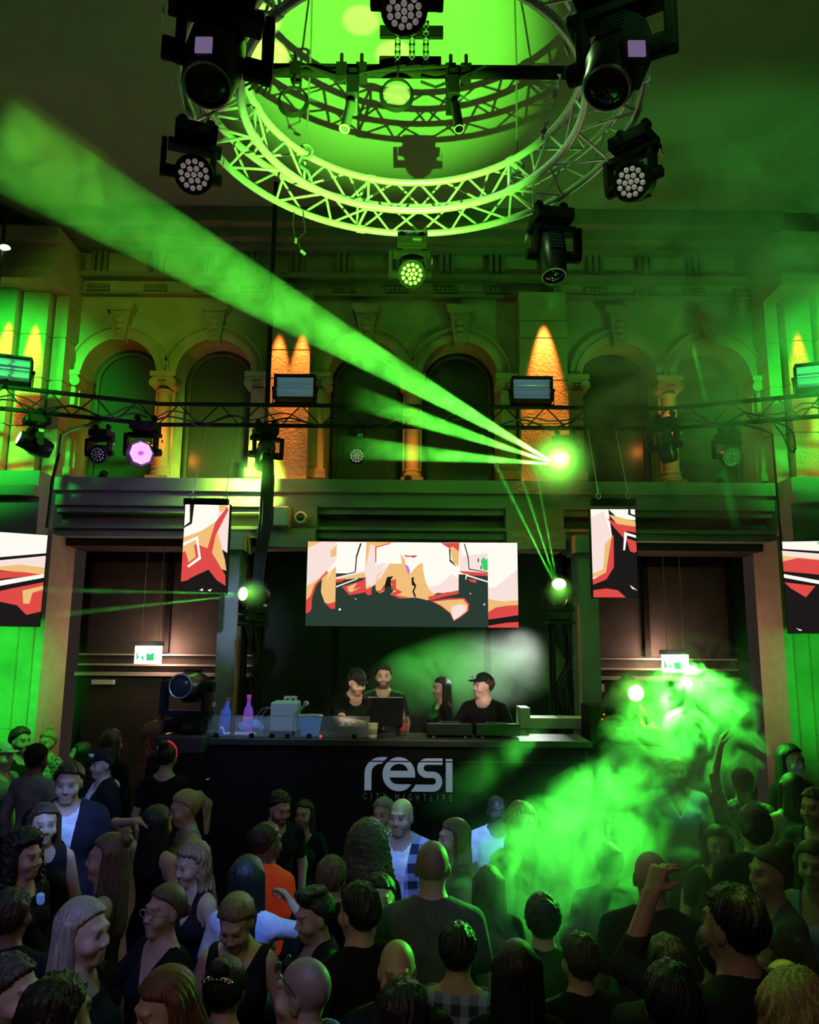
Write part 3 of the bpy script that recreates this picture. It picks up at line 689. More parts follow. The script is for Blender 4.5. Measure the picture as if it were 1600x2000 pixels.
# lamps hanging from it
G2 = None
truss_head(68, 868, (-0.72, -0.68, 0.25), 'silhouetted moving head with lit green lens under left truss arm', 0.92, 'spot', lens=M['green_lens'])
truss_head(196, 886, (-0.1, -0.9, -0.35), 'unlit wash light hanging before the first arch from the left', 0.78, 'wash')
truss_head(281, 884, (0.0, -0.93, -0.3), 'glowing purple eight-sided lamp beside the first stone column', 1.02, 'octa', lens=M['purple_lit'])
truss_head(517, 889, (-0.25, 0.62, -0.5), 'moving head lighting the ledge behind it below left pilaster', 0.95, 'spot', lens=M['green_lens'])
truss_head(697, 890, (0.05, -0.95, -0.25), 'wash light with glinting LEDs before the third arch', 0.75, 'wash', led=M['led_glint'])
truss_head(1105, 905, (-0.35, -0.9, 0.1), 'brightest green beam lamp hanging below the wall truss right of centre', 0.92, 'spot', lens=M['green_lens'])
truss_head(1302, 872, (-0.3, -0.3, 0.9), 'dark moving head silhouette by the right stone column', 0.95, 'spot')
truss_head(1424, 892, (0.05, -0.95, -0.25), 'unlit wash light hanging in green haze before the last arch', 0.8, 'wash')
# small floodlights on the ledge behind the lamps, cans on the left
def ledge_can(px, py, Y, lab):
    p = at(px, py, Y); t = empty('ledge_floodlight', p, None, lab, 'floodlight', 'small floodlights on the stone ledge')
    c = MB(); c.box((0, 0, 0.02), (0.13, 0.1, 0.06)); c.cyl((0, -0.02, 0.05), (0, 0.04, 0.12), 0.05, n=12); c.build('body', M['black'], t)
    c = MB(); c.span((-0.08, -0.05, -0.02), (0.08, 0.05, 0.0)); c.build('foot', M['black'], t)
ledge_can(200, 940, 9.8, 'small black floodlight on the ledge under the first arch')
ledge_can(797, 950, 9.8, 'small black floodlight on the ledge under the middle column')
ledge_can(1412, 955, 9.8, 'small black floodlight on the ledge under the last arch')
p = at(10, 483, 7.9); t = empty('green_lamp', p, None, 'small lit green lamp on a drop pole at the far left edge', 'lamp')
c = MB(); c.lathe([(0.05, 0.05), (0.06, 0.0), (0.055, -0.02), (0.01, -0.02)], (0, 0, 0), (0.35, -0.5, 0.8), 16); c.build('housing', M['black'], t, True)
c = MB(); c.ball((0.015, -0.03, -0.02), 0.05, 12, 8, (1.2, 1, 0.5)); c.build('lens', M['green_lens'], t, True)
c = MB(); c.cyl((-0.03, 0, -1.75), (-0.03, 0, 0.5), 0.018, n=8); c.build('pole', M['black'], t, True)
p = at(530, 560, 8.95)
c = MB(); c.cyl((0, 0, at(530, 790, 8.95).z - p.z), (0, 0, 2.0), 0.022, n=8); c.cyl((0.03, 0, at(530, 790, 8.95).z - p.z), (0.02, 0, 2.0), 0.012, n=6)
tag(c.build('drop_pole', M['black'], None, True, p), 'thin black drop pole hanging in front of the left amber pilaster', 'pole')
p = at(121, 840, 8.2); a = at(103, 935, 8.2) - p; b = at(92, 1032, 8.05) - p
c = MB(); c.tube([V3(p.x + 0.25, truss_y(p.x + 0.25), TZ0) - p, (0.05, 0.05, 0.0), (0, 0, -0.06), a * 0.5 + V3(0.02, 0, 0), a, b], 0.018, 8)
tag(c.build('thick_cable', M['cable'], None, True, p), 'thick black cable dropping from left truss arm to left screen', 'cable')
p = at(522, 940, 8.9); c = MB()
for k in range(6):
    x = -0.06 + 0.025 * k; c.tube([(x * 0.6, 0, 0.45), (x, 0.01 * k, 0), (x * 1.1 + 0.01 * math.sin(k), 0.02, -0.5), (x * 0.9 - 0.05, 0.0, -0.95), (x * 0.8 - 0.08, 0, -1.5)], 0.016, 6)
tag(c.build('cable_bundle', M['cable'], None, True, p), 'bundle of hanging cables below the bright lamp left of main screen', 'cable')
p = at(1535, 850, 8.2); c = MB()
c.tube([V3(p.x, truss_y(p.x), TZ0) - p, (-0.03, 0, 0.0), (0.02, 0, -0.16), (0.1, 0, -0.12), (0.09, 0, 0.02), (0.02, 0, 0.1), V3(p.x, truss_y(p.x), TZ0) - p], 0.01, 6)
c.tube([(0.02, 0, -0.16), (0.07, 0, -0.2), (0.1, 0, -0.14)], 0.016, 6)
tag(c.build('tangled_cable', M['cable'], None, True, p), 'tangled cable loop hanging from the right truss arm', 'cable')
p = at(1508, 840, 8.3); b = at(1527, 1075, 8.3) - p
c = MB(); c.tube([V3(p.x - 0.25, truss_y(p.x - 0.25), TZ0) - p, (-0.08, 0.05, 0.02), (0, 0, -0.05), b * 0.5, b], 0.012, 6)
tag(c.build('thick_cable', M['cable'], None, True, p), 'long cable dropping from right truss arm past the right screen', 'cable')

# ---- LED screens: posterised pictures made of coloured cells on a dark panel
SCM = [lightmat('screen_' + n, c, s) for n, c, s in (('black', (0.012, 0.010, 0.010), 1), ('dark', (0.024, 0.045, 0.032), 1), ('cream', (1, 0.93, 0.84), 1.05),
       ('blush', (1, 0.80, 0.74), 0.95), ('peach', (0.92, 0.55, 0.20), 0.95), ('coral', (0.78, 0.075, 0.065), 0.95), ('green', (0.05, 0.7, 0.15), 0.9), ('violet', (0.7, 0.2, 0.8), 0.9))]
KB, KD, KC, KL, KP, KR, KG, KV = range(8)
def screen(name, w_, h_, polys, base, loc, yaw, lab, tilt=0.0, group=None, wires=None):
    t = empty(name, loc, (tilt, 0, yaw), lab, 'screen', group)
    c = MB(); c.span((-w_ / 2 - 0.008, 0.004, -h_ / 2 - 0.008), (w_ / 2 + 0.008, 0.09, h_ / 2 + 0.008)); c.build('cabinet', M['black'], t)
    d = MB(); d.mi = base; P = lambda u, v, k: (-w_ / 2 + u * w_, -0.0006 * k, h_ / 2 - v * h_)
    d.add([P(0, 0, 0), P(1, 0, 0), P(1, 1, 0), P(0, 1, 0)], [(0, 1, 2, 3)])
    for k, (mi, pts) in enumerate(polys):
        d.mi = mi; pts = [(min(1, max(0, u)), min(1, max(0, v))) for u, v in pts]
        d.add([P(u, v, k + 1) for u, v in pts], [tuple(range(len(pts)))])
    d.build('display', SCM, t)
    return t
def q(pts): return [((x - 45) / 1520.0, (y - 62) / 628.0) for x, y in pts]
main = [(KC, q([(45, 62), (1565, 62), (1565, 300), (45, 300)])),
 (KL, q([(45, 62), (255, 62), (255, 200), (140, 360), (70, 420), (45, 420)])), (KP, q([(45, 62), (145, 62), (100, 85), (45, 110)])),
 (KP, q([(255, 90), (210, 130), (215, 180), (255, 170)])), (KP, q([(45, 400), (130, 340), (190, 280), (200, 300), (110, 390), (80, 500), (45, 500)])),
 (KR, q([(45, 500), (75, 470), (100, 390), (190, 280), (195, 310), (120, 380), (88, 480), (85, 570), (70, 590), (45, 600)])),
 (KD, q([(88, 480), (120, 380), (255, 330), (255, 690), (45, 690), (45, 600), (70, 590), (85, 570)])),
 (KP, q([(155, 340), (200, 290), (255, 250), (255, 560), (230, 563), (180, 520), (150, 440)])), (KR, q([(255, 510), (255, 563), (225, 563), (180, 520), (215, 525)])), (KL, q([(205, 290), (235, 262), (200, 330), (185, 370)])),
 (KD, q([(255, 380), (300, 360), (470, 340), (1140, 300), (1350, 310), (1350, 690), (255, 690)])),
 (KL, q([(255, 325), (460, 280), (470, 62), (540, 62), (540, 240), (560, 300), (470, 330), (255, 345)])),
 (KP, q([(255, 345), (460, 292), (470, 330), (320, 345), (255, 360)])), (KR, q([(255, 345), (330, 340), (300, 362), (255, 370)])),
 (KR, q([(300, 400), (450, 350), (470, 330), (470, 440), (355, 462)])), (KP, q([(340, 400), (410, 370), (380, 420), (440, 400), (370, 440), (345, 430)])),
 (KC, q([(258, 396), (410, 335), (414, 342), (258, 406)])), (KB, q([(425, 72), (436, 76), (405, 180), (398, 290), (390, 288), (397, 170)])), (KB, q([(255, 322), (395, 286), (395, 293), (255, 329)])),
 (KP, q([(470, 62), (680, 62), (540, 100), (500, 80), (480, 200), (470, 240)])), (KR, q([(535, 100), (640, 70), (645, 76), (545, 106), (545, 215), (538, 215)])),
 (KC, q([(545, 106), (650, 76), (1070, 62), (1065, 205), (850, 215), (690, 210), (545, 220)])),
 (KL, q([(475, 440), (470, 340), (500, 270), (560, 230), (620, 220), (560, 300), (540, 380), (515, 400)])), (KP, q([(470, 400), (515, 385), (510, 440), (490, 462)])), (KR, q([(470, 420), (515, 400), (515, 455), (490, 464), (475, 450)])),
 (KP, q([(640, 225), (745, 225), (790, 300), (830, 250), (870, 215), (900, 260), (900, 350), (960, 420), (985, 440), (920, 495), (830, 475), (720, 482), (650, 455), (690, 400), (652, 390), (645, 320)])),
 (KP, q([(640, 225), (600, 260), (555, 310), (540, 380), (545, 425), (575, 446), (605, 430), (606, 390), (645, 320), (652, 270)])), (KL, q([(640, 225), (600, 262), (560, 320), (550, 360), (580, 330), (630, 250)])),
 (KB, q([(625, 325), (670, 318), (652, 345), (655, 390), (605, 405), (615, 360)])), (KR, q([(605, 380), (610, 420), (570, 446), (548, 428), (580, 425)])), (KR, q([(690, 340), (650, 350), (665, 395), (650, 410), (730, 440), (690, 430), (645, 450), (710, 482), (790, 475), (690, 460), (735, 435), (690, 410)])),
 (KC, q([(880, 250), (930, 215), (1060, 205), (1120, 250), (1140, 300), (1140, 400), (1090, 430), (1000, 440), (930, 420), (900, 350)])), (KL, q([(1000, 380), (1090, 300), (1140, 330), (1140, 420), (1040, 440), (950, 440), (920, 400)])),
 (KR, q([(920, 470), (1050, 435), (1140, 425), (1140, 445), (1050, 465), (960, 490), (930, 496)])), (KR, q([(940, 500), (1060, 480), (1180, 475), (1215, 520), (1210, 570), (1150, 620), (1105, 645), (1080, 590), (1000, 530)])),
 (KP, q([(960, 505), (1060, 492), (1170, 485), (1205, 525), (1200, 570), (1150, 612), (1105, 640), (1085, 590), (1020, 535)])), (KL, q([(1090, 540), (1150, 520), (1200, 535), (1190, 575), (1105, 640), (1085, 590)])),
 (KC, q([(760, 100), (830, 95), (840, 180), (815, 250), (790, 290), (760, 250), (745, 180)])), (KR, q([(750, 158), (780, 165), (838, 160), (838, 166), (815, 182), (790, 172), (765, 180), (748, 166)])), (KL, q([(756, 168), (775, 172), (765, 176)])), (KP, q([(720, 150), (750, 190), (760, 245), (730, 230)])),
 (KV, q([(752, 230), (775, 240), (790, 275), (785, 310), (768, 285)])), (KB, q([(800, 330), (820, 325), (815, 350), (835, 390), (820, 430), (835, 470), (822, 472), (808, 430), (822, 395), (803, 380)])),
 (KP, q([(1070, 62), (1145, 62), (1140, 240), (1100, 215), (1085, 150)])), (KR, q([(1010, 66), (1145, 66), (1140, 130), (1095, 90), (1075, 110)])), (KB, q([(1070, 110), (1080, 112), (1082, 190), (1130, 250), (1075, 205)])),
 (KL, q([(1150, 62), (1350, 62), (1350, 300), (1150, 270)])), (KC, q([(1150, 62), (1350, 62), (1350, 140), (1165, 165)])), (KB, q([(1178, 72), (1186, 72), (1212, 170), (1218, 258), (1350, 284), (1350, 290), (1212, 264), (1204, 170)])),
 (KG, q([(1300, 200), (1320, 170), (1335, 190), (1350, 180), (1350, 270), (1320, 270), (1310, 240)])), (KB, q([(1278, 180), (1286, 180), (1286, 210), (1278, 210)])), (KB, q([(1298, 235), (1306, 235), (1306, 265), (1298, 265)])),
 (KR, q([(1140, 275), (1350, 290), (1350, 312), (1240, 308), (1165, 292)])), (KC, q([(1192, 300), (1350, 350), (1350, 360), (1200, 314), (1194, 340), (1188, 338)])), (KR, q([(1205, 335), (1265, 340), (1268, 365), (1225, 355)])),
 (KC, q([(398, 486), (405, 486), (405, 494), (398, 494)])), (KC, q([(282, 562), (298, 560), (298, 574), (284, 576)])), (KC, q([(1220, 440), (1228, 440), (1228, 448), (1220, 448)])), (KC, q([(1318, 515), (1326, 515), (1326, 530), (1318, 530)])),
 (KC, q([(1350, 62), (1565, 62), (1565, 300), (1400, 400), (1350, 400)])), (KL, q([(1350, 400), (1400, 395), (1565, 260), (1565, 510), (1350, 490)])), (KP, q([(1350, 480), (1440, 500), (1565, 490), (1565, 540), (1350, 590)])),
 (KR, q([(1350, 580), (1400, 545), (1480, 530), (1565, 525), (1565, 600), (1480, 612), (1350, 632)])), (KB, q([(1350, 632), (1480, 612), (1565, 598), (1565, 650), (1480, 656), (1350, 678)])), (KR, q([(1350, 678), (1480, 655), (1565, 648), (1565, 690), (1350, 690)]))]
ms = screen('main_led_screen', 2.5, 1.0, main, KD, at(805, 1141, 9.0), R(0.0), 'wide central LED screen showing a person in a car seat in red and cream')
for k in (-0.9, 0.9):
    c = MB(); zb = 0.86 - ms.location.z; c.span((k - 0.04, 0.095, zb), (k + 0.04, 0.15, 0.4)); c.span((k - 0.05, -0.1, zb), (k + 0.05, 0.5, zb + 0.05)); c.build('support_leg', M['black'], ms)
left = [(KC, [(0, 0), (1, 0), (1, .25), (0, .4)]), (KB, [(.1, 0), (.2, 0), (.17, .22), (0, .27), (0, .25), (.12, .2)]), (KP, [(0, .38), (.4, .3), (.8, .16), (.75, 0), (.95, 0), (.7, .5), (.45, .7), (0, .7)]),
        (KR, [(0, .55), (.3, .45), (.55, .5), (.6, .68), (.4, .76), (.15, .86), (0, .88)]), (KC, [(0, .44), (.32, .36), (.42, .62), (.15, .72), (.12, .7), (.36, .6), (.28, .40), (0, .48)]), (KP, [(.05, .52), (.25, .47), (.3, .6), (.15, .66)]),
        (KL, [(.75, .1), (1, .02), (1, .55), (.85, .5), (.72, .35)]), (KP, [(.58, .3), (.75, .3), (.95, .62), (1, .75), (.8, .72), (.6, .6)]), (KR, [(.55, .5), (.7, .2), (.95, .02), (.98, .06), (.72, .35), (.66, .55), (.98, .8), (1, .92), (.8, .86), (.6, .74), (.35, .8), (.2, .84), (.45, .7)]),
        (KC, [(.42, .97), (.5, .95), (.5, .98)]), (KC, [(.6, .97), (.7, .955), (.66, .985)])]
screen('hanging_led_screen', 0.5, 1.0, left, KB, at(401, 1071, 8.5), R(2), 'narrow hanging LED screen left of the main screen', group='hanging side screens')
right = [(KC, [(0, 0), (.4, 0), (.48, .4), (.45, .68), (.2, .78), (0, .8)]), (KL, [(0, .1), (.3, .02), (.44, .3), (.4, .6), (.2, .72), (0, .76)]), (KP, [(.3, .4), (.44, .32), (.44, .62), (.3, .74), (0, .78), (0, .74), (.24, .68)]), (KR, [(.46, .3), (.5, .3), (.48, .66), (.3, .8), (0, .86), (0, .8), (.3, .72)]),
         (KC, [(.4, 0), (1, 0), (1, .13), (.6, .1)]), (KB, [(.85, 0), (.9, 0), (.9, .05), (1, .07), (1, .09), (.84, .06)]), (KP, [(.4, .06), (.7, .1), (1, .14), (1, .2), (.6, .18)]), (KR, [(.36, .1), (.6, .17), (1, .2), (1, .27), (.8, .25), (.72, .33), (.5, .2)]),
         (KC, [(.74, .26), (1, .3), (1, .33), (.8, .3), (.74, .47), (.7, .47)]), (KR, [(.78, .33), (1, .37), (1, .48), (.95, .5), (.85, .48)]), (KC, [(.82, .86), (.98, .92), (.86, .9)]), (KR, [(0, .92), (.3, .9), (.55, .92), (.72, 1), (0, 1)])]
screen('hanging_led_screen', 0.5, 1.0, right, KB, at(1200, 1080, 8.5), R(-2), 'narrow hanging LED screen right of the main screen', group='hanging side screens')
sl = [(KC, [(0, 0), (1, 0), (1, .25), (0, .42)]), (KB, [(0, .36), (1, .2), (1, .23), (0, .40)]), (KL, [(0, .4), (1, .24), (1, .36), (0, .44)]), (KP, [(.4, .4), (.75, .34), (1, .36), (1, .44), (.7, .42)]), (KR, [(0, .5), (.3, .42), (.8, .42), (1, .44), (.6, .5), (0, .6)]),
      (KC, [(0, .66), (.5, .54), (1, .43), (1, .47), (.5, .6), (0, .72)]), (KR, [(.5, .66), (.7, .6), (1, .52), (1, .84), (.86, .88), (.76, .78), (.56, .74), (.6, .7)]), (KP, [(.8, .62), (1, .56), (1, .6), (.9, .64), (.88, .76), (.82, .76)])]
pl = at(93, 1042, 8.35); pl2 = pl + V3(-0.86, -0.5, 0)
screen('side_led_screen', 1.0, 1.0, sl, KB, (pl + pl2) / 2 + V3(0, 0, -0.52), math.atan2(0.5, 0.86), 'angled LED screen at the left edge below the green wall', group='angled edge screens')
sr = [(KC, [(0, 0), (1, .04), (1, .2), (0, .1)]), (KB, [(0, .08), (1, .2), (1, .23), (0, .10)]), (KG, [(.35, .02), (.48, .04), (.5, .12), (.38, .1)]), (KL, [(0, .1), (1, .24), (1, .3), (0, .2)]), (KP, [(0, .16), (1, .3), (1, .36), (0, .24)]), (KR, [(0, .22), (.15, .19), (1, .32), (1, .42), (.5, .4), (0, .33)]),
      (KC, [(0, .36), (1, .6), (1, .64), (0, .40)]), (KR, [(0, .45), (.3, .5), (.2, .62), (.06, .52)]), (KR, [(.35, .58), (.42, .58), (.45, .66), (.36, .68)]), (KC, [(.08, .95), (.14, .97), (.12, .98)])]
pr_ = at(1527, 1058, 8.35); pr2 = pr_ + V3(0.86, -0.5, 0)
screen('side_led_screen', 1.0, 1.0, sr, KB, (pr_ + pr2) / 2 + V3(0, 0, -0.5), -math.atan2(0.5, 0.86), 'angled LED screen at the right edge in green haze', group='angled edge screens')
for i, (px, x0) in enumerate(((376, 401), (440, 401), (1170, 1200), (1228, 1200))):
    p = at(px, 984, 8.5); p.z += 0.06
    t = empty('hanging_wire', p, None, 'thin wire holding the ' + ('left' if i < 2 else 'right') + ' hanging screen at its ' + ('left' if i % 2 == 0 else 'right') + ' corner', 'wire', 'wires of the hanging screens')
    c = MB(); c.tube([(0, 0, 0.05), (0.0, TY - 8.5, TZ0 - p.z)], 0.005, 6); c.build('steel_wire', M['steel'], t, True)
    c = MB(); c.tube([(0.025 * math.cos(x), 0, 0.03 + 0.035 * math.sin(x)) for x in [k * math.pi / 5 for k in range(10)]], 0.006, 6, True); c.build('hook', M['steel'], t, True)
for (px, lab) in ((401, 'black hanging bar on top of the left hanging screen'), (1200, 'black hanging bar on top of the right hanging screen')):
    p = at(px, 984, 8.5); c = MB(); c.span((-0.25, 0.0, -0.012), (0.25, 0.09, 0.065)); tag(c.build('hanging_bar', M['black'], None, loc=p), lab, 'bar', 'bars of the hanging screens')

# ---- speaker, camera, exit signs
p = at(553, 1011, 9.6); t = empty('box_speaker', p, None, 'small pale box speaker on the stone beside the left capital', 'speaker')
c = MB(); c.span((-0.20, -0.14, -0.13), (0.09, 0.1, 0.13)); c.build('cabinet', mat('grey_speaker', (0.45, 0.47, 0.45), 0.6), t, bevel=0.02)
c = MB(); c.span((-0.18, -0.145, -0.115), (-0.1, -0.14, 0.115)); c.build('grille', M['black'], t)
p = at(587, 1011, 9.55); t = empty('round_camera', p, None, 'round white camera with dark lens right of the box speaker', 'camera')
c = MB(); c.lathe([(0.055, 0.1), (0.08, 0.05), (0.078, 0.0), (0.07, -0.02), (0.05, -0.02), (0.05, 0.0)], (0, 0, 0), (0, 1, 0), 24); c.build('housing', M['white_pl'], t, True)
c = MB(); c.ball((0, 0.01, 0), 0.045, 16, 10); c.build('lens', M['lens_dark'], t, True)
M['exit'] = lightmat('exit_sign_face', (1.0, 0.95, 0.82), 3.2); M['exit_green'] = lightmat('exit_sign_green', (0.05, 0.62, 0.22), 1.1)
for sgn, (px, py) in ((-1, (290, 1275)), (1, (1319, 1292))):
    p = at(px, py, 10.1)
    t = empty('exit_sign', p, None, 'lit white exit sign hanging over the ' + ('left' if sgn < 0 else 'right') + ' door', 'exit sign', 'exit signs')
    c = MB(); c.span((-0.19, -0.04, 0.09), (0.19, 0.04, 0.15)); c.build('housing', M['steel'], t)
    c = MB(); c.span((-0.175, -0.012, -0.14), (0.175, 0.012, 0.09)); f = c.build('panel', M['exit'], t)
    g = MB()
    g.prism([(0.0, -0.10), (0.10, -0.10), (0.10, 0.0), (0.08, 0.0), (0.05, -0.02), (0.02, -0.01), (0.0, 0.0)], (-0.02, -0.0135, 0), (1, 0, 0), (0, 0, 1), -0.0008)
    g.prism([(-0.15, -0.03), (-0.10, -0.055), (-0.15, -0.08)], (0, -0.0135, 0), (1, 0, 0), (0, 0, 1), -0.0008)
    g.prism([(-0.15, 0.0), (-0.13, 0.0), (-0.13, -0.09), (-0.15, -0.09)], (0, -0.0135, 0), (1, 0, 0), (0, 0, 1), -0.0008)
    g.prism([(-0.09, -0.06), (-0.06, -0.03), (-0.05, -0.09), (-0.065, -0.1)], (0, -0.0135, 0), (1, 0, 0), (0, 0, 1), -0.0008)
    g.build('pictogram', M['exit_green'], f)
    c = MB()
    for k in (-0.10, 0.12): c.tube([(k, 0, 0.15), (k, 0.0, 4.11 - p.z)], 0.004, 6)
    c.build('hanging_wire', M['steel'], t, True)
    point('exit_sign_light', p + V3(0.08 * -sgn, 0.42, 0.04), 24, (1.0, 0.55, 0.40), 0.08)
    point('exit_sign_light', p + V3(0.0, -0.12, -0.03), 1.2, (1.0, 0.8, 0.65), 0.08)

# ---- lamps and stands beside the stage
for (px, py, d, lab) in ((497, 1162, (-0.55, -0.8, 0.02), 'lit green beam head on the tower left of the main screen'), (1092, 1158, (-0.15, -0.85, 0.5), 'lit green beam head on the tower right of the main screen')):
    head_at(px, py, 8.4, d, lab, 0.85, 'spot', True, lens=M['green_lens'])
    c0 = at(px, py, 8.4); zt = c0.z - 0.36 * 0.85 - 0.006
    t = empty('lighting_tower', (c0.x, 8.4, 0.86), None, 'black lighting tower with cables carrying the ' + ('left' if px < 800 else 'right') + ' green beam head', 'stand', 'towers beside the stage')
    h = zt - 0.86
    for ax_ in (-1, 1):
        for ay in (-1, 1):
            c = MB(); c.cyl((0.09 * ax_, 0.09 * ay, 0.02), (0.09 * ax_, 0.09 * ay, h - 0.03), 0.02, n=8); c.build('leg', M['black'], t, True)
    c = MB(); c.span((-0.14, -0.14, h - 0.03), (0.14, 0.14, h)); c.build('top_plate', M['black'], t)
    c = MB(); c.span((-0.2, -0.2, 0.0), (0.2, 0.2, 0.02)); c.build('base_plate', M['black'], t)
    c = MB()
    for k in range(6):
        z = 0.1 + (h - 0.2) * k / 6; z1 = 0.1 + (h - 0.2) * (k + 1) / 6; s_ = 1 if k % 2 else -1
        c.cyl((0.09 * s_, -0.09, z), (-0.09 * s_, -0.09, z1), 0.009, n=6); c.cyl((0.09 * s_, 0.09, z), (-0.09 * s_, 0.09, z1), 0.009, n=6)
    c.build('lattice', M['black'], t, True)
    c = MB(); c.tube([(0.05, -0.15, h - 0.05), (0.1, -0.16, h - 0.35), (0.02, -0.16, h - 0.6), (0.08, -0.15, h - 1.0), (0.05, -0.15, 0.1)], 0.012, 6)
    c.tube([(-0.05, -0.15, h - 0.02), (0.0, -0.17, h - 0.2), (0.06, -0.17, h - 0.12), (0.1, -0.16, h - 0.3)], 0.01, 6); c.build('cable', M['cable'], t, True)
for (px, py, Y, d, lens_, lab) in ((372, 1340, 7.25, (-0.12, -1.0, 0.05), M['lens_dark'], 'big unlit moving head on the case at left end of the booth'),
                                   (1230, 1347, 7.55, (0.05, -1.0, -0.12), M['green_lens'], 'lit moving head with round glowing lens right of the booth')):
    s_ = 1.15 if px < 800 else 0.9
    head_at(px, py, Y, d, lab, s_, 'spot', True, lens=lens_)
    c0 = at(px, py, Y); zt = c0.z - 0.36 * s_ - 0.006
    t = empty('flight_case', (c0.x, Y, 0), None, 'tall black case under the ' + ('big unlit moving head' if px < 800 else 'glowing round lamp'), 'case')
    w_ = 0.21; c = MB(); c.span((-w_, -0.25, 0.08), (w_, 0.25, zt - 0.16)); c.build('body', M['black'], t, bevel=0.012)
    c = MB(); c.span((-w_ - 0.01, -0.26, zt - 0.155), (w_ + 0.01, 0.26, zt)); c.build('lid', mat('case_lid', (0.05, 0.045, 0.06), 0.45), t, bevel=0.02)
    for ax_ in (-1, 1):
        for ay in (-1, 1):
            c = MB(); c.cyl((0.16 * ax_ - 0.02, 0.18 * ay, 0.04), (0.16 * ax_ + 0.02, 0.18 * ay, 0.04), 0.04, n=12); c.build('caster', M['black_gloss'], t)
    c = MB()
    for ax_ in (-1, 1): c.tube([(w_ * ax_, -0.08, zt - 0.4), ((w_ + .02) * ax_, -0.08, zt - 0.4), ((w_ + .02) * ax_, 0.08, zt - 0.4), (w_ * ax_, 0.08, zt - 0.4)], 0.01, 6)
    c.build('handle', M['steel'], t, True)

# ================================================================ DJ booth and what stands on it
BX0, BX1, BY0, BY1, BZ = -1.84, 1.66, 7.2, 7.74, 2.0
booth = empty('dj_booth', (-0.18, BY0, 0), None, 'long black DJ booth with the big pale logo on its front', 'booth')
def bs(mb, name, mt, **k): return mb.build(name, mt, booth, **k)
o_ = V3(0.18, -BY0, 0)
c = MB(); c.span(V3(BX0 + 0.03, BY0 + 0.03, 0) + o_, V3(BX1 - 0.03, BY0 + 0.08, BZ - 0.06) + o_); front = bs(c, 'front_panel', M['black'])
for x in (BX0, BX1 - 0.05):
    c = MB(); c.span(V3(x, BY0 + 0.02, 0) + o_, V3(x + 0.05, BY1, BZ - 0.06) + o_); bs(c, 'side_panel', M['black'])
c = MB(); c.span(V3(BX0 - 0.02, BY0 - 0.03, BZ - 0.06) + o_, V3(BX1 + 0.02, BY1, BZ) + o_); bs(c, 'worktop', mat('booth_top', (0.035, 0.032, 0.03), 0.45, var=0.2), bevel=0.008)
c = MB(); c.span(V3(BX0 + 0.03, BY0 + 0.02, 1.80) + o_, V3(BX1 - 0.03, BY0 + 0.035, 1.81) + o_); bs(c, 'seam', M['black_gloss'])
# lettering on the front: outlines in letter units, mapped onto the panel
M['logo'] = mat('glowing_logo_vinyl', (0.62, 0.70, 0.78), 0.55, emit=(0.40, 0.50, 0.72), es=0.22)  # emission stands in for the bluish light falling on the letters
M['logo_small'] = mat('logo_small_vinyl', (0.55, 0.55, 0.45), 0.55)
lx0, lx1 = at(712, 1515, BY0).x, at(884, 1515, BY0).x; lz0, lz1 = at(800, 1547.5, BY0).z, at(800, 1480, BY0).z
def lm(p): return V3(lx0 + (p[0] - 168) / (1404 - 168) * (lx1 - lx0), BY0 + 0.03, lz1 - (p[1] - 145) / (642 - 145) * (lz1 - lz0)) + o_
def arc(cx, cy_, rx, ry, a0, a1, n=14): return [(cx + rx * math.cos(R(a0 + (a1 - a0) * k / n)), cy_ - ry * math.sin(R(a0 + (a1 - a0) * k / n))) for k in range(n + 1)]
def letter(name, outline, bars=()):
    mb = MB(); poly = [lm(p) for p in outline]; n = len(poly)
    A = [p + V3(0, -0.008, 0) for p in poly]
    mb.add(A + poly, [tuple(range(n)), tuple(range(n, 2 * n))[::-1]] + [(i, n + i, n + (i + 1) % n, (i + 1) % n) for i in range(n)])
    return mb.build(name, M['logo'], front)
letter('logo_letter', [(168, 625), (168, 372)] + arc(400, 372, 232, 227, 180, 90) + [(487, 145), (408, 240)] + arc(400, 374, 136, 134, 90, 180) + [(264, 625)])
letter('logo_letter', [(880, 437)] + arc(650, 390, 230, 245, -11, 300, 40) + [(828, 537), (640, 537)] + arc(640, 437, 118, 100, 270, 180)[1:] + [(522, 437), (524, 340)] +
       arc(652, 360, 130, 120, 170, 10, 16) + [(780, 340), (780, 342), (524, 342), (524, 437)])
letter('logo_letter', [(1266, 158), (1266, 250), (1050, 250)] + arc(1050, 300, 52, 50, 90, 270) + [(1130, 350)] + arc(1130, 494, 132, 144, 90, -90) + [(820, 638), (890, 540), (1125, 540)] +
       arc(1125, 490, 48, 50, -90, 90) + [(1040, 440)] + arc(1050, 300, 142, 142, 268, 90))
letter('logo_letter', [(1312, 165), (1405, 165), (1405, 642), (1312, 642)])
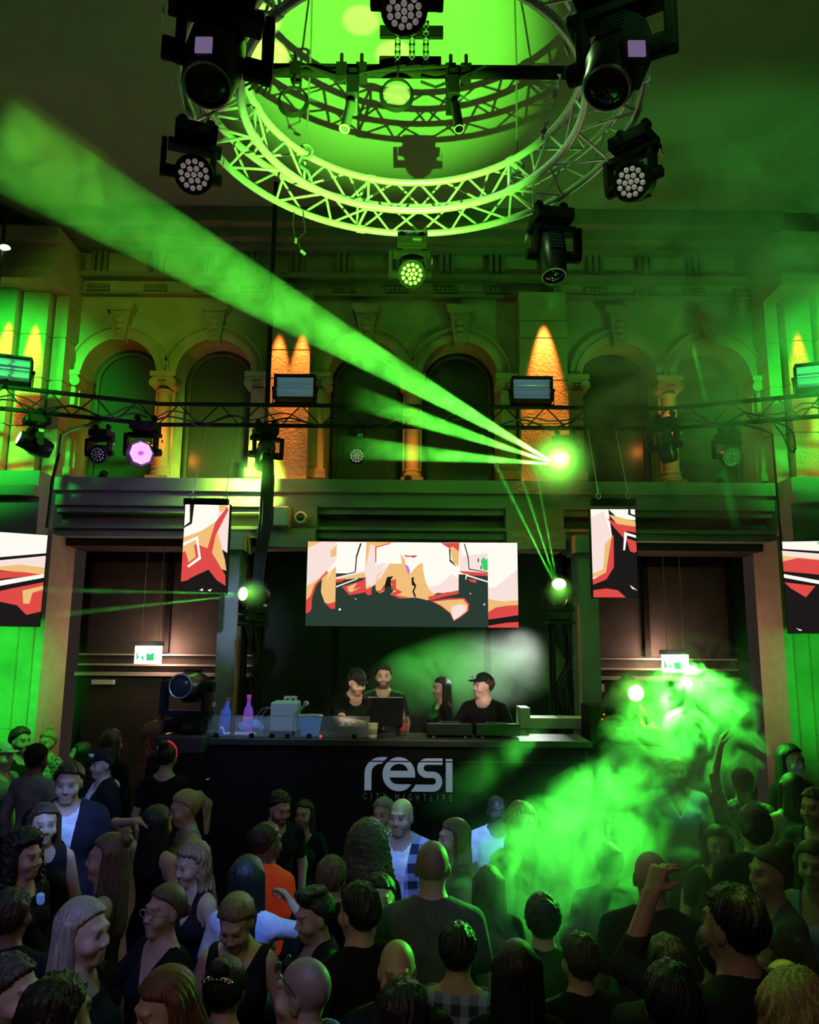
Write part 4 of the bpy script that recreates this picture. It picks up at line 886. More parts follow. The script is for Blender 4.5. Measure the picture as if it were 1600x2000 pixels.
for ch, cx in zip('CITYNIGHTLIFE', (180, 268, 355, 455, 630, 725, 812, 915, 1018, 1110, 1200, 1285, 1385)):
    fc = bpy.data.curves.new('letter', 'FONT'); fc.body = ch; fc.extrude = 0.03; fc.resolution_u = 3
    tmp = bpy.data.objects.new('letter', fc); COL.objects.link(tmp)
    bpy.context.view_layer.update()
    me = bpy.data.meshes.new_from_object(tmp.evaluated_get(bpy.context.evaluated_depsgraph_get()))
    bpy.data.objects.remove(tmp)
    zs = [v.co.y for v in me.vertices]; xs = [v.co.x for v in me.vertices]
    hgt = (765 - 672) / (642 - 145) * (lz1 - lz0); s_ = hgt / max(0.2, max(zs) - min(zs)); sx = s_ * 0.62
    p = lm((cx, 765 + (cx - 770) * 0.012))
    for v in me.vertices:
        x, y, z = v.co; v.co = (p.x + (x - (min(xs) + max(xs)) / 2) * sx, p.y - 0.004 - z * 0.1, p.z + (y - min(zs)) * s_)
    me.materials.clear(); me.materials.append(M['logo_small'])
    o = bpy.data.objects.new('small_letter', me); COL.objects.link(o); o.parent = front

def on_top(px, Y): # point on the worktop under pixel column px
    return V3(at(px, 1420, Y).x, Y, BZ + 0.001)
# clear acrylic shields standing along the front edge
for i, (x0, x1, lab) in enumerate(((400, 515, 'clear acrylic shield at the left end of the booth top'), (522, 572, 'small clear acrylic shield before the pale fridge box'), (575, 722, 'clear acrylic shield in front of the ice bucket'))):
    a, b = on_top(x0, 7.26), on_top(x1, 7.26)
    t = empty('acrylic_shield', (a + b) / 2, None, lab, 'shield', 'clear shields on the booth')
    w_ = (b.x - a.x) / 2; h_ = 0.19
    c = MB(); c.span((-w_, 0, 0.01), (w_, 0.006, h_)); c.build('sheet', M['glass'], t)
    c = MB(); c.span((-w_, -0.002, h_), (w_, 0.008, h_ + 0.006)); c.build('edge', mat('acrylic_edge', (0.35, 0.42, 0.36), 0.3), t)
    for k in (-0.6, 0.6):
        c = MB(); c.span((k * w_ - 0.02, -0.02, 0), (k * w_ + 0.02, 0.03, 0.035)); c.build('foot', M['black'], t)
def bottle(px, Y, h, r, body, cap, lab, tilt=None, capl=None):
    p = on_top(px, Y); t = empty('bottle', p, tilt, lab, 'bottle', 'bottles on the booth')
    c = MB(); c.lathe([(r * 0.9, 0), (r, 0.01), (r, h * 0.55), (r * 0.9, h * 0.64), (r * 0.42, h * 0.76), (r * 0.36, h * 0.92), (r * 0.4, h * 0.93)], n=18); c.build('body', body, t, True)
    c = MB(); c.lathe([(r * 0.42, h * 0.92), (r * 0.45, h * 0.93), (r * 0.45, h), (r * 0.3, h * 1.005)], n=16); c.build('cap', cap, t, True)
    c = MB(); c.lathe([(r * 1.01, h * 0.18), (r * 1.02, h * 0.2), (r * 1.02, h * 0.46), (r * 1.01, h * 0.48)], n=18); c.build('label_band', capl or M['white_pl'], t, True)
    return t
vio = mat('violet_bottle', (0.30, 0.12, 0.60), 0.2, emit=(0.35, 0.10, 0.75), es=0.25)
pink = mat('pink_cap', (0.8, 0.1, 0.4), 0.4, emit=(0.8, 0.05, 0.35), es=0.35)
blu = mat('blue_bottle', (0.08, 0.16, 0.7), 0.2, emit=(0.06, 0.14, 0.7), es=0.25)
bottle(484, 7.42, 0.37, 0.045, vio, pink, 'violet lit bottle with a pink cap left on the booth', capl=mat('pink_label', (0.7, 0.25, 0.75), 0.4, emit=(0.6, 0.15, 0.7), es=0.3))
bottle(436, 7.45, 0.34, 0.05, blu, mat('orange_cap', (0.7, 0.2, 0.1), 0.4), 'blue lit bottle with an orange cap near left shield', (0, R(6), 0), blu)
bottle(788, 7.55, 0.25, 0.042, mat('brown_bottle', (0.14, 0.10, 0.07), 0.25), M['black_gloss'], 'dark brown bottle with a red mark right of the laptop', capl=mat('red_mark', (0.5, 0.08, 0.08), 0.4))
# lit tray of folded blue plastic, acrylic box, scraps
p = on_top(487, 7.40); t = empty('blue_bag', on_top(490, 7.38), None, 'crumpled blue plastic bag inside the clear box on the booth', 'bag')
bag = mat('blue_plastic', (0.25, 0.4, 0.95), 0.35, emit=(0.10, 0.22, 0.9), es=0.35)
c = MB(); r2 = random.Random(3)
n = 12
V = [(0.11 * (i / (n - 1) * 2 - 1), 0.05 * (j / 5 * 2 - 1), 0.13 + 0.03 * math.sin(i * 1.3 + j) + r2.uniform(-.012, .012) - 0.04 * abs(i / (n - 1) * 2 - 1)) for i in range(n) for j in range(6)]
F_ = [(i * 6 + j, i * 6 + j + 1, (i + 1) * 6 + j + 1, (i + 1) * 6 + j) for i in range(n - 1) for j in range(5)]
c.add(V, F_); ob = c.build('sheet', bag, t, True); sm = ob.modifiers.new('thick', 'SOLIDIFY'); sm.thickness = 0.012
t = empty('clear_box', on_top(493, 7.38), None, 'clear acrylic box holding the crumpled blue bag', 'box')
c = MB()
for (a, b) in (((-0.15, -0.07, 0), (0.15, -0.065, 0.17)), ((-0.15, 0.065, 0), (0.15, 0.07, 0.17)), ((-0.15, -0.07, 0), (-0.145, 0.07, 0.17)), ((0.145, -0.07, 0), (0.15, 0.07, 0.17)), ((-0.15, -0.07, 0), (0.15, 0.07, 0.004))): c.span(a, b)
c.build('walls', M['glass'], t)
c = MB(); c.span((-0.152, -0.072, 0.085), (0.17, 0.072, 0.09)); c.build('shelf', M['glass'], t)
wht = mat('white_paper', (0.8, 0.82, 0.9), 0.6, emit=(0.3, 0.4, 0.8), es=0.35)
for i, (px, Y, w_) in enumerate(((470, 7.32, 0.10), (490, 7.31, 0.09), (440, 7.34, 0.09))):
    c = MB(); r2 = random.Random(i); n = 8
    V = [(w_ * (a / (n - 1) - 0.5), 0.05 * (b / 4 - 0.5), 0.008 + 0.025 * abs(math.sin(a * 1.7 + b * 1.1 + i)) + r2.uniform(0, 0.006) + (0.05 if i == 2 and a < 3 else 0)) for a in range(n) for b in range(5)]
    c.add(V, [(a * 5 + b, a * 5 + b + 1, a * 5 + b + 6, a * 5 + b + 5) for a in range(n - 1) for b in range(4)])
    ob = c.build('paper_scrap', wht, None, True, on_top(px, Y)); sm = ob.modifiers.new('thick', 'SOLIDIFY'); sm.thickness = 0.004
    tag(ob, ('left of two crumpled white paper scraps at front of booth', 'right of two crumpled white paper scraps at front of booth', 'white scrap of paper standing below the blue bottle')[i], 'paper', 'paper scraps on the booth')
# pale fridge box, socket box, bucket
t = empty('drinks_fridge', on_top(557, 7.62), None, 'pale box shaped mini fridge standing on the booth', 'fridge')
fr = mat('fridge_shell', (0.62, 0.72, 0.66), 0.45)
c = MB(); c.span((-0.13, -0.12, 0.02), (0.13, 0.14, 0.30)); c.build('cabinet', fr, t, bevel=0.02)
c = MB(); c.span((-0.125, -0.135, 0.03), (0.095, -0.12, 0.29)); c.build('door', fr, t, bevel=0.006)
c = MB(); c.span((-0.12, -0.1, 0.0), (0.12, 0.12, 0.02)); c.build('plinth', M['black'], t)
p = V3(at(567, 1367, 7.8).x, 7.80, at(567, 1367, 7.8).z); t = empty('socket_box', p, None, 'small white box with two round sockets above the mini fridge', 'socket box')
c = MB(); c.span((-0.065, 0, -0.035), (0.065, 0.05, 0.035)); c.build('housing', M['white_pl'], t, bevel=0.004)
for k in (-0.03, 0.03):
    c = MB(); c.cyl((k, -0.004, 0), (k, 0.002, 0), 0.014, n=14); c.build('socket', M['black_gloss'], t)
c = MB(); c.cyl((0, 0.03, -0.035), (0, 0.03, BZ - p.z), 0.012, n=8); c.build('post', M['steel'], t)
c = MB()
for k in (-0.03, 0.02): c.tube([(k, 0.0, -0.035), (k - 0.03, -0.01, -0.07), (k - 0.12, 0, -0.06), (k - 0.25, 0.02, -0.09), (k - 0.32, 0.05, -0.18)], 0.006, 6)
c.build('cable', mat('grey_cable', (0.3, 0.3, 0.3), 0.5), t, True)
t = empty('ice_bucket', on_top(606, 7.5), None, 'blue lit ice bucket with a yellow rimmed lid cloth', 'bucket')
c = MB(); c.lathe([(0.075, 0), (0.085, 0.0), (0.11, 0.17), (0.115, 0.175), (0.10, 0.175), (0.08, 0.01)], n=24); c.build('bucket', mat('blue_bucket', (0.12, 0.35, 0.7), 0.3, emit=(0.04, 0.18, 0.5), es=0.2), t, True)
c = MB(); c.tube([(0.112 * math.cos(x), 0.112 * math.sin(x), 0.177) for x in [k * math.pi / 12 for k in range(24)]], 0.008, 6, True); c.build('rim', mat('yellow_rim', (0.8, 0.75, 0.15), 0.5), t, True)
c = MB()
for k in range(7): c.box((0.06 * math.cos(k * 2.4), 0.06 * math.sin(k * 2.4), 0.16 + 0.01 * (k % 3)), (0.03, 0.03, 0.03), Matrix.Rotation(k, 3, 'Z'))
c.build('ice', M['glass'], t)
# microphone on a boom stand
p = on_top(660, 7.46); t = empty('microphone_stand', p, None, 'black boom microphone stand reaching left over the booth', 'microphone stand')
c = MB(); c.cyl((0, 0, 0), (0, 0, 0.015), 0.07, n=20); c.build('base', M['black'], t)
a = at(732, 1408, 7.46) - p; b = at(632, 1394, 7.46) - p; e = at(585, 1400, 7.46) - p
c = MB(); c.cyl((0, 0, 0.01), (0, 0, at(660, 1400, 7.46).z - p.z), 0.008, n=8); c.build('upright', M['black'], t, True)
c = MB(); c.cyl(a, b, 0.007, n=8); c.cyl(b, at(612, 1390, 7.46) - p, 0.007, n=8); c.build('boom', M['black'], t, True)
m0, m1 = at(577, 1397, 7.46) - p, at(597, 1375, 7.46) - p
c = MB(); c.lathe([(0.010, 0), (0.014, 0.03), (0.016, 0.13), (0.018, 0.14)], m1 + (m0 - m1) * 0.05, m0 - m1, 12); c.build('microphone_body', mat('green_mic', (0.25, 0.35, 0.2), 0.35), t, True)
c = MB(); c.ball(m1 + (m1 - m0) * 0.05, 0.026, 12, 8); c.build('microphone_head', M['steel'], t, True)
c = MB(); c.tube([at(612, 1390, 7.46) - p, (at(600, 1386, 7.46) - p), (m0 + m1) / 2], 0.008, 6); c.build('holder', M['black'], t, True)
# laptop on its stand, cup, players, mixer
p = on_top(752, 7.45); t = empty('laptop', V3(p.x, 7.47, BZ + 0.10), None, 'open black laptop seen from behind on the booth', 'laptop')
c = MB(); c.span((-0.17, 0.0, 0.0), (0.17, 0.24, 0.016)); c.build('keyboard_base', M['black_gloss'], t, bevel=0.004)
c = MB(); rx = Matrix.Rotation(R(14), 3, 'X'); c.box((0, -0.03, 0.135), (0.34, 0.008, 0.25), rx); sc_l = c.build('screen_lid', M['black_gloss'], t, bevel=0.003)
c = MB(); c.box((0, -0.061, 0.262), (0.335, 0.006, 0.004), rx); c.build('lid_edge', mat('pale_edge', (0.5, 0.55, 0.5), 0.4), sc_l)
t2 = empty('laptop_stand', V3(p.x, 7.47, BZ), None, 'low black stand under the open laptop', 'stand')
c = MB(); c.span((-0.15, 0.0, 0.085), (0.15, 0.22, 0.099)); c.build('plate', M['black'], t2)
for k in (-0.12, 0.12):
    c = MB(); c.tube([(k, 0.02, 0), (k, 0.02, 0.09), (k, 0.2, 0.09), (k, 0.2, 0)], 0.01, 6); c.build('leg', M['black'], t2, True)
t = empty('paper_cup', on_top(729, 7.33), None, 'yellowish paper cup standing at the front edge of the booth', 'cup')
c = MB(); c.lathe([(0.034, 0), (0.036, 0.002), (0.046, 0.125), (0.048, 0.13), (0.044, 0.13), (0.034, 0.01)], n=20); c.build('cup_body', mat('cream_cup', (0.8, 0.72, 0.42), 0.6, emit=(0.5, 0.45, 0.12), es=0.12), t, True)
c = MB(); c.lathe([(0.0385, 0.03), (0.039, 0.031), (0.044, 0.08), (0.0435, 0.081)], n=20); c.build('sleeve', mat('green_sleeve', (0.35, 0.5, 0.2), 0.6), t, True)
for i, (x0, x1, lab) in enumerate(((832, 925, 'black media player before the dark figure on stage'), (928, 1018, 'black media player before the person in the black cap'))):
    a, b = on_top(x0, 7.35), on_top(x1, 7.35); w_ = (b.x - a.x) / 2 - 0.01
    t = empty('media_player', (a + b) / 2, None, lab, 'media player', 'media players on the booth')
    c = MB(); c.add([(-w_, 0, 0.02), (w_, 0, 0.02), (w_, 0.38, 0.02), (-w_, 0.38, 0.02), (-w_, 0, 0.13), (w_, 0, 0.13), (w_, 0.38, 0.10), (-w_, 0.38, 0.10)],
                    [(0, 1, 2, 3), (4, 5, 6, 7), (0, 1, 5, 4), (1, 2, 6, 5), (2, 3, 7, 6), (3, 0, 4, 7)]); c.build('body', M['black_gloss'], t, bevel=0.006)
    c = MB(); c.lathe([(0.09, 0), (0.09, 0.015), (0.085, 0.02), (0.02, 0.02)], (0, 0.24, 0.105), (0, 0.08, 1), 24); c.build('jog_wheel', M['steel'], t, True)
    c = MB(); c.span((-0.09, 0.02, 0.128), (0.09, 0.1, 0.14)); c.build('display', M['lens_dark'], t)
    for k in range(4):
        c = MB(); q_ = (-0.7 + 1.4 * (k % 2)) * w_, 0.04 + 0.3 * (k // 2); c.cyl((q_[0], q_[1], 0), (q_[0], q_[1], 0.022), 0.018, n=10); c.build('foot', M['steel'] if k < 2 else M['black'], t)
a = on_top(690, 7.55); t = empty('mixer', a, None, 'low black mixer between the cup and the leaning person', 'mixer')
c = MB(); c.span((-0.15, -0.12, 0.01), (0.15, 0.2, 0.09)); c.build('body', M['black_gloss'], t, bevel=0.006)
for k in range(4):
    c = MB(); c.span((-0.11 + 0.07 * k, -0.1, 0.09), (-0.10 + 0.07 * k, -0.02, 0.10)); c.build('fader', M['steel'], t)
    for j in range(3):
        c = MB(); c.cyl((-0.105 + 0.07 * k, 0.03 + 0.05 * j, 0.09), (-0.105 + 0.07 * k, 0.03 + 0.05 * j, 0.11), 0.012, n=10); c.build('knob', M['steel'], t)
p = on_top(627, 7.29); c = MB(); c.ball((0, 0, 0.012), 0.012, 10, 8)
tag(c.build('red_light', lightmat('red_led', (1, 0.06, 0.03), 1.5), None, True, p), 'tiny red light at the front edge of the booth', 'light')
# pale L shaped bench block and white board right of the DJs
p = V3(at(1060, 1405, 8.1).x, 8.1, 0.86); t = empty('pale_bench', p, None, 'pale grey bench with raised end right of the stage crew', 'bench')
zb = at(1060, 1400, 8.1).z - 0.86; pb = mat('pale_bench', (0.62, 0.64, 0.58), 0.6)
c = MB(); c.span((-0.25, -0.15, zb - 0.10), (0.42, 0.15, zb)); c.build('seat', pb, t)
c = MB(); c.span((-0.25, -0.15, zb), (-0.15, 0.15, zb + 0.10)); c.build('end_block', pb, t)
for k in (-0.22, 0.38):
    c = MB(); c.span((k - 0.03, -0.12, 0), (k + 0.03, 0.12, zb - 0.10)); c.build('leg', pb, t)
p = at(1165, 1392, 7.75); t = empty('effects_rack', V3(p.x, 7.75, 0), None, 'dark equipment rack with red lights right of the booth', 'rack')
c = MB(); c.span((-0.11, -0.18, 0), (0.11, 0.2, p.z + 0.08)); c.build('cabinet', M['black'], t, bevel=0.01)
for k, (dx, dz) in enumerate(((0.03, 0.0), (0.01, -0.045))):
    c = MB(); c.ball((dx, -0.182, p.z + dz), 0.009, 8, 6); c.build('red_light', lightmat('red_led', (1, 0.08, 0.04), 2.0), t, True)

# ================================================================ people
f32 = np.float32
def smin(a, b, k):
    h = np.maximum(k - np.abs(a - b), 0) * (1.0 / k)
    return np.minimum(a, b) - h * h * (k * 0.25)
class Grid:
    def __init__(s, lo, hi, base, fine):
        """non-uniform axes; fine: list of (lo, hi, step) boxes"""
        s.ax = []
        for i in range(3):
            stops = [lo[i], hi[i]] + [f[0][i] for f in fine] + [f[1][i] for f in fine]
            stops = sorted(x for x in set(stops) if lo[i] <= x <= hi[i]); a = [lo[i]]
            for p, q_ in zip(stops[:-1], stops[1:]):
                if q_ - p < 1e-6: continue
                mid = (p + q_) / 2; st = base
                for f in fine:
                    if f[0][i] <= mid <= f[1][i]: st = min(st, f[2])
                n = max(1, int(math.ceil((q_ - p) / st - 1e-6)))
                a += [p + (q_ - p) * (k + 1) / n for k in range(n)]
            s.ax.append(np.array(a, f32))
        s.shape = tuple(len(a) for a in s.ax)
    def new(s): return np.full(s.shape, 0.5, f32)
    def block(s, lo, hi):
        sl = tuple(slice(max(0, int(np.searchsorted(s.ax[i], lo[i])) - 1), min(s.shape[i], int(np.searchsorted(s.ax[i], hi[i])) + 1)) for i in range(3))
        P = (s.ax[0][sl[0]][:, None, None], s.ax[1][sl[1]][None, :, None], s.ax[2][sl[2]][None, None, :])
        return sl, P
def d_cone(P, a, b, ra, rb, sy=1.0):
    a = [float(x) for x in a]; b = [float(x) for x in b]
    ba = (b[0] - a[0], (b[1] - a[1]) / sy, b[2] - a[2]); L2 = ba[0] ** 2 + ba[1] ** 2 + ba[2] ** 2 + 1e-9
    x, y, z = P[0] - a[0], (P[1] - a[1]) / sy, P[2] - a[2]
    t = np.clip((x * ba[0] + y * ba[1] + z * ba[2]) / L2, 0, 1)
    d = np.sqrt((x - t * ba[0]) ** 2 + (y - t * ba[1]) ** 2 + (z - t * ba[2]) ** 2) - (ra + (rb - ra) * t)
    return d * (1.0 if sy >= 1 else sy * 0.5 + 0.5)
def d_ell(P, c, r):
    x, y, z = P[0] - c[0], P[1] - c[1], P[2] - c[2]
    k0 = np.sqrt((x / r[0]) ** 2 + (y / r[1]) ** 2 + (z / r[2]) ** 2)
    k1 = np.sqrt((x / r[0] ** 2) ** 2 + (y / r[1] ** 2) ** 2 + (z / r[2] ** 2) ** 2) + 1e-6
    return k0 * (k0 - 1) / k1
class Field:
    """one signed distance array on a grid, primitives added in their own blocks"""
    def __init__(s, g, xf=None): s.g = g; s.F = g.new(); s.xf = xf
    def _blk(s, pts, r):
        pts = [Vector(p) for p in pts]
        if s.xf is not None: pts = [s.xf @ p for p in pts]
        lo = [min(p[i] for p in pts) - r for i in range(3)]; hi = [max(p[i] for p in pts) + r for i in range(3)]
        sl, P = s.g.block(lo, hi)
        if s.xf is not None:
            iv = s.xf.inverted(); x, y, z = P
            P = tuple(iv[i][0] * x + iv[i][1] * y + iv[i][2] * z + iv[i][3] for i in range(3))
        return sl, P
    def cone(s, a, b, ra, rb=None, k=0.03, sy=1.0):
        rb = ra if rb is None else rb
        sl, P = s._blk((a, b), max(ra, rb) * max(1, sy) + k + 0.03)
        s.F[sl] = smin(s.F[sl], d_cone(P, a, b, ra, rb, sy).astype(f32), k); return s
    def ell(s, c, r, k=0.03, sub=False):
        sl, P = s._blk((c,), max(r) + k + 0.03); d = d_ell(P, c, r).astype(f32)
        s.F[sl] = -smin(-s.F[sl], d, k) if sub else smin(s.F[sl], d, k); return s
def surface(F, g):
    S = F < 0; nx, ny, nz = F.shape; ax = g.ax; cid, pos, quads = [], [], []
    sy_, sx_ = nz - 1, (ny - 1) * (nz - 1)
    for a in range(3):
        s0 = [slice(None)] * 3; s1 = [slice(None)] * 3; s0[a] = slice(0, -1); s1[a] = slice(1, None)
        I = np.nonzero(S[tuple(s0)] != S[tuple(s1)])
        if len(I[0]) == 0: continue
        J = list(I); J[a] = J[a] + 1; f0 = F[I]; f1 = F[tuple(J)]; t = f0 / (f0 - f1)
        p = [ax[i][I[i]] for i in range(3)]; p[a] = p[a] + t * (ax[a][J[a]] - ax[a][I[a]]); p = np.stack(p, 1)
        b, c = (a + 1) % 3, (a + 2) % 3; ids = []
        ok = (I[b] > 0) & (I[b] < F.shape[b] - 1) & (I[c] > 0) & (I[c] < F.shape[c] - 1)
        I = [i[ok] for i in I]; p = p[ok]; flip = ~(f0[ok] < 0)
        for (ob, oc) in ((-1, -1), (0, -1), (0, 0), (-1, 0)):
            K = [I[0].copy(), I[1].copy(), I[2].copy()]; K[b] += ob; K[c] += oc
            ids.append(K[0] * sx_ + K[1] * sy_ + K[2])
        for i in ids: cid.append(i); pos.append(p)
        Q = np.stack(ids, 1); Q[flip] = Q[flip][:, ::-1]; quads.append(Q)
    if not cid: return None, None
    cid = np.concatenate(cid); pos = np.concatenate(pos); quads = np.concatenate(quads)
    u, inv = np.unique(cid, return_inverse=True); n = np.bincount(inv)
    V = np.stack([np.bincount(inv, pos[:, i]) / n for i in range(3)], 1)
    return V.astype(f32), np.searchsorted(u, quads)
def np_mesh(name, V, Q, mt, parent=None, col=None):
    me = bpy.data.meshes.new(name); me.vertices.add(len(V)); me.vertices.foreach_set('co', V.astype(f32).ravel())
    me.loops.add(Q.size); me.loops.foreach_set('vertex_index', Q.astype(np.int32).ravel())
    me.polygons.add(len(Q)); me.polygons.foreach_set('loop_start', np.arange(0, Q.size, 4, dtype=np.int32))
    me.polygons.foreach_set('use_smooth', np.ones(len(Q), bool))
    me.update(calc_edges=True); me.validate()
    if col is not None:
        at_ = me.color_attributes.new('skin_colour', 'FLOAT_COLOR', 'POINT')
        at_.data.foreach_set('color', np.concatenate([col, np.ones((len(V), 1), f32)], 1).astype(f32).ravel())
    me.materials.append(mt)
    o = bpy.data.objects.new(name, me); COL.objects.link(o)
    if parent is not None: o.parent = parent
    return o
_mc = {}
def skin_mat():
    if 'skin' not in _mc:
        mt = mat('skin', (0.5, 0.3, 0.2), 0.5, bump=0.08, bscale=120); nt = mt.node_tree
        a = nt.nodes.new('ShaderNodeAttribute'); a.attribute_name = 'skin_colour'
        b = nt.nodes['Principled BSDF']; nt.links.new(a.outputs['Color'], b.inputs['Base Color'])
        b.inputs['Subsurface Weight'].default_value = 0.0; _mc['skin'] = mt
    return _mc['skin']
def cloth(col, rough=0.85):
    k = ('cloth', col, rough)
    if k not in _mc: _mc[k] = mat('fabric', col, rough, var=0.18, scale=14, bump=0.35, bscale=22, spec=0.12)
    return _mc[k]
def plaid(c1, c2, s_=9.0):
    k = ('plaid', c1, c2)
    if k not in _mc:
        mt = mat('checked_fabric', c1, 0.85); nt = mt.node_tree; N = nt.nodes; L_ = nt.links
        tc = N.new('ShaderNodeTexCoord'); sp = N.new('ShaderNodeSeparateXYZ'); L_.new(tc.outputs['Object'], sp.inputs[0]); outs = []
        for ax_ in ('X', 'Z'):
            w_ = N.new('ShaderNodeMath'); w_.operation = 'MULTIPLY'; w_.inputs[1].default_value = s_; L_.new(sp.outputs[ax_], w_.inputs[0])
            fr_ = N.new('ShaderNodeMath'); fr_.operation = 'PINGPONG'; fr_.inputs[1].default_value = 0.5; L_.new(w_.outputs[0], fr_.inputs[0])
            st = N.new('ShaderNodeMath'); st.operation = 'GREATER_THAN'; st.inputs[1].default_value = 0.27; L_.new(fr_.outputs[0], st.inputs[0]); outs.append(st)
        ad = N.new('ShaderNodeMath'); ad.operation = 'ADD'; L_.new(outs[0].outputs[0], ad.inputs[0]); L_.new(outs[1].outputs[0], ad.inputs[1])
        hf = N.new('ShaderNodeMath'); hf.operation = 'MULTIPLY'; hf.inputs[1].default_value = 0.5; L_.new(ad.outputs[0], hf.inputs[0])
        mx = N.new('ShaderNodeMix'); mx.data_type = 'RGBA'; mx.inputs[6].default_value = (*c1, 1); mx.inputs[7].default_value = (*c2, 1)
        L_.new(hf.outputs[0], mx.inputs[0]); L_.new(mx.outputs[2], N['Principled BSDF'].inputs['Base Color']); _mc[k] = mt
    return _mc[k]
def spots(c1, c2, scale=30.0, thr=0.55):
    k = ('spots', c1, c2, scale)
    if k not in _mc:
        mt = mat('patterned_fabric', c1, 0.8); nt = mt.node_tree; N = nt.nodes; L_ = nt.links
        tc = N.new('ShaderNodeTexCoord'); nz = N.new('ShaderNodeTexNoise'); nz.inputs['Scale'].default_value = scale; nz.inputs['Detail'].default_value = 1
        L_.new(tc.outputs['Object'], nz.inputs['Vector'])
        st = N.new('ShaderNodeMath'); st.operation = 'GREATER_THAN'; st.inputs[1].default_value = thr; L_.new(nz.outputs['Fac'], st.inputs[0])
        mx = N.new('ShaderNodeMix'); mx.data_type = 'RGBA'; mx.inputs[6].default_value = (*c1, 1); mx.inputs[7].default_value = (*c2, 1)
        L_.new(st.outputs[0], mx.inputs[0]); L_.new(mx.outputs[2], N['Principled BSDF'].inputs['Base Color']); _mc[k] = mt
    return _mc[k]
def hair_mat(col):
    k = ('hair', col)
    if k not in _mc:
        mt = mat('hair', col, 0.42); nt = mt.node_tree; N = nt.nodes; L_ = nt.links
        tc = N.new('ShaderNodeTexCoord'); mp = N.new('ShaderNodeMapping'); mp.inputs['Scale'].default_value = (150, 150, 9)
        nz = N.new('ShaderNodeTexNoise'); nz.inputs['Scale'].default_value = 1.0; nz.inputs['Detail'].default_value = 3; nz.inputs['Distortion'].default_value = 0.6
        L_.new(tc.outputs['Object'], mp.inputs[0]); L_.new(mp.outputs[0], nz.inputs['Vector'])
        mr = N.new('ShaderNodeMapRange'); mr.inputs['From Min'].default_value = 0.3; mr.inputs['From Max'].default_value = 0.7; mr.inputs['To Min'].default_value = 0.45; mr.inputs['To Max'].default_value = 1.5
        L_.new(nz.outputs['Fac'], mr.inputs['Value'])
        vm = N.new('ShaderNodeVectorMath'); vm.operation = 'SCALE'; vm.inputs[0].default_value = col; L_.new(mr.outputs[0], vm.inputs['Scale'])
        L_.new(vm.outputs[0], N['Principled BSDF'].inputs['Base Color'])
        bp = N.new('ShaderNodeBump'); bp.inputs['Strength'].default_value = 0.7; bp.inputs['Distance'].default_value = 0.006
        L_.new(nz.outputs['Fac'], bp.inputs['Height']); L_.new(bp.outputs['Normal'], N['Principled BSDF'].inputs['Normal']); _mc[k] = mt
    return _mc[k]
FAIR, TAN, DARK_SKIN, BROWN = (0.55, 0.35, 0.23), (0.40, 0.24, 0.14), (0.07, 0.04, 0.028), (0.2, 0.11, 0.07)
BLK, BRN, LBR, BLD, RED, GRY = (0.012, 0.010, 0.010), (0.05, 0.028, 0.017), (0.13, 0.075, 0.04), (0.42, 0.29, 0.14), (0.20, 0.055, 0.025), (0.3, 0.28, 0.26)
CB, CN, CW, CG, CD = (0.014, 0.013, 0.014), (0.02, 0.022, 0.035), (0.8, 0.8, 0.8), (0.10, 0.10, 0.105), (0.03, 0.027, 0.026)

def ik(S, W, pole, l1=0.285, l2=0.255):
    S, W = Vector(S), Vector(W); d = W - S; L = min(d.length, (l1 + l2) * 0.995); d.normalize(); W = S + d * L
    a = (l1 * l1 - l2 * l2 + L * L) / (2 * L); h = math.sqrt(max(0, l1 * l1 - a * a))
    p = Vector(pole) - S; p = p - d * p.dot(d)
    if p.length < 1e-4: p = Vector((0, 1, 0)) - d * d.y
    p.normalize(); return S + d * a + p * h, W

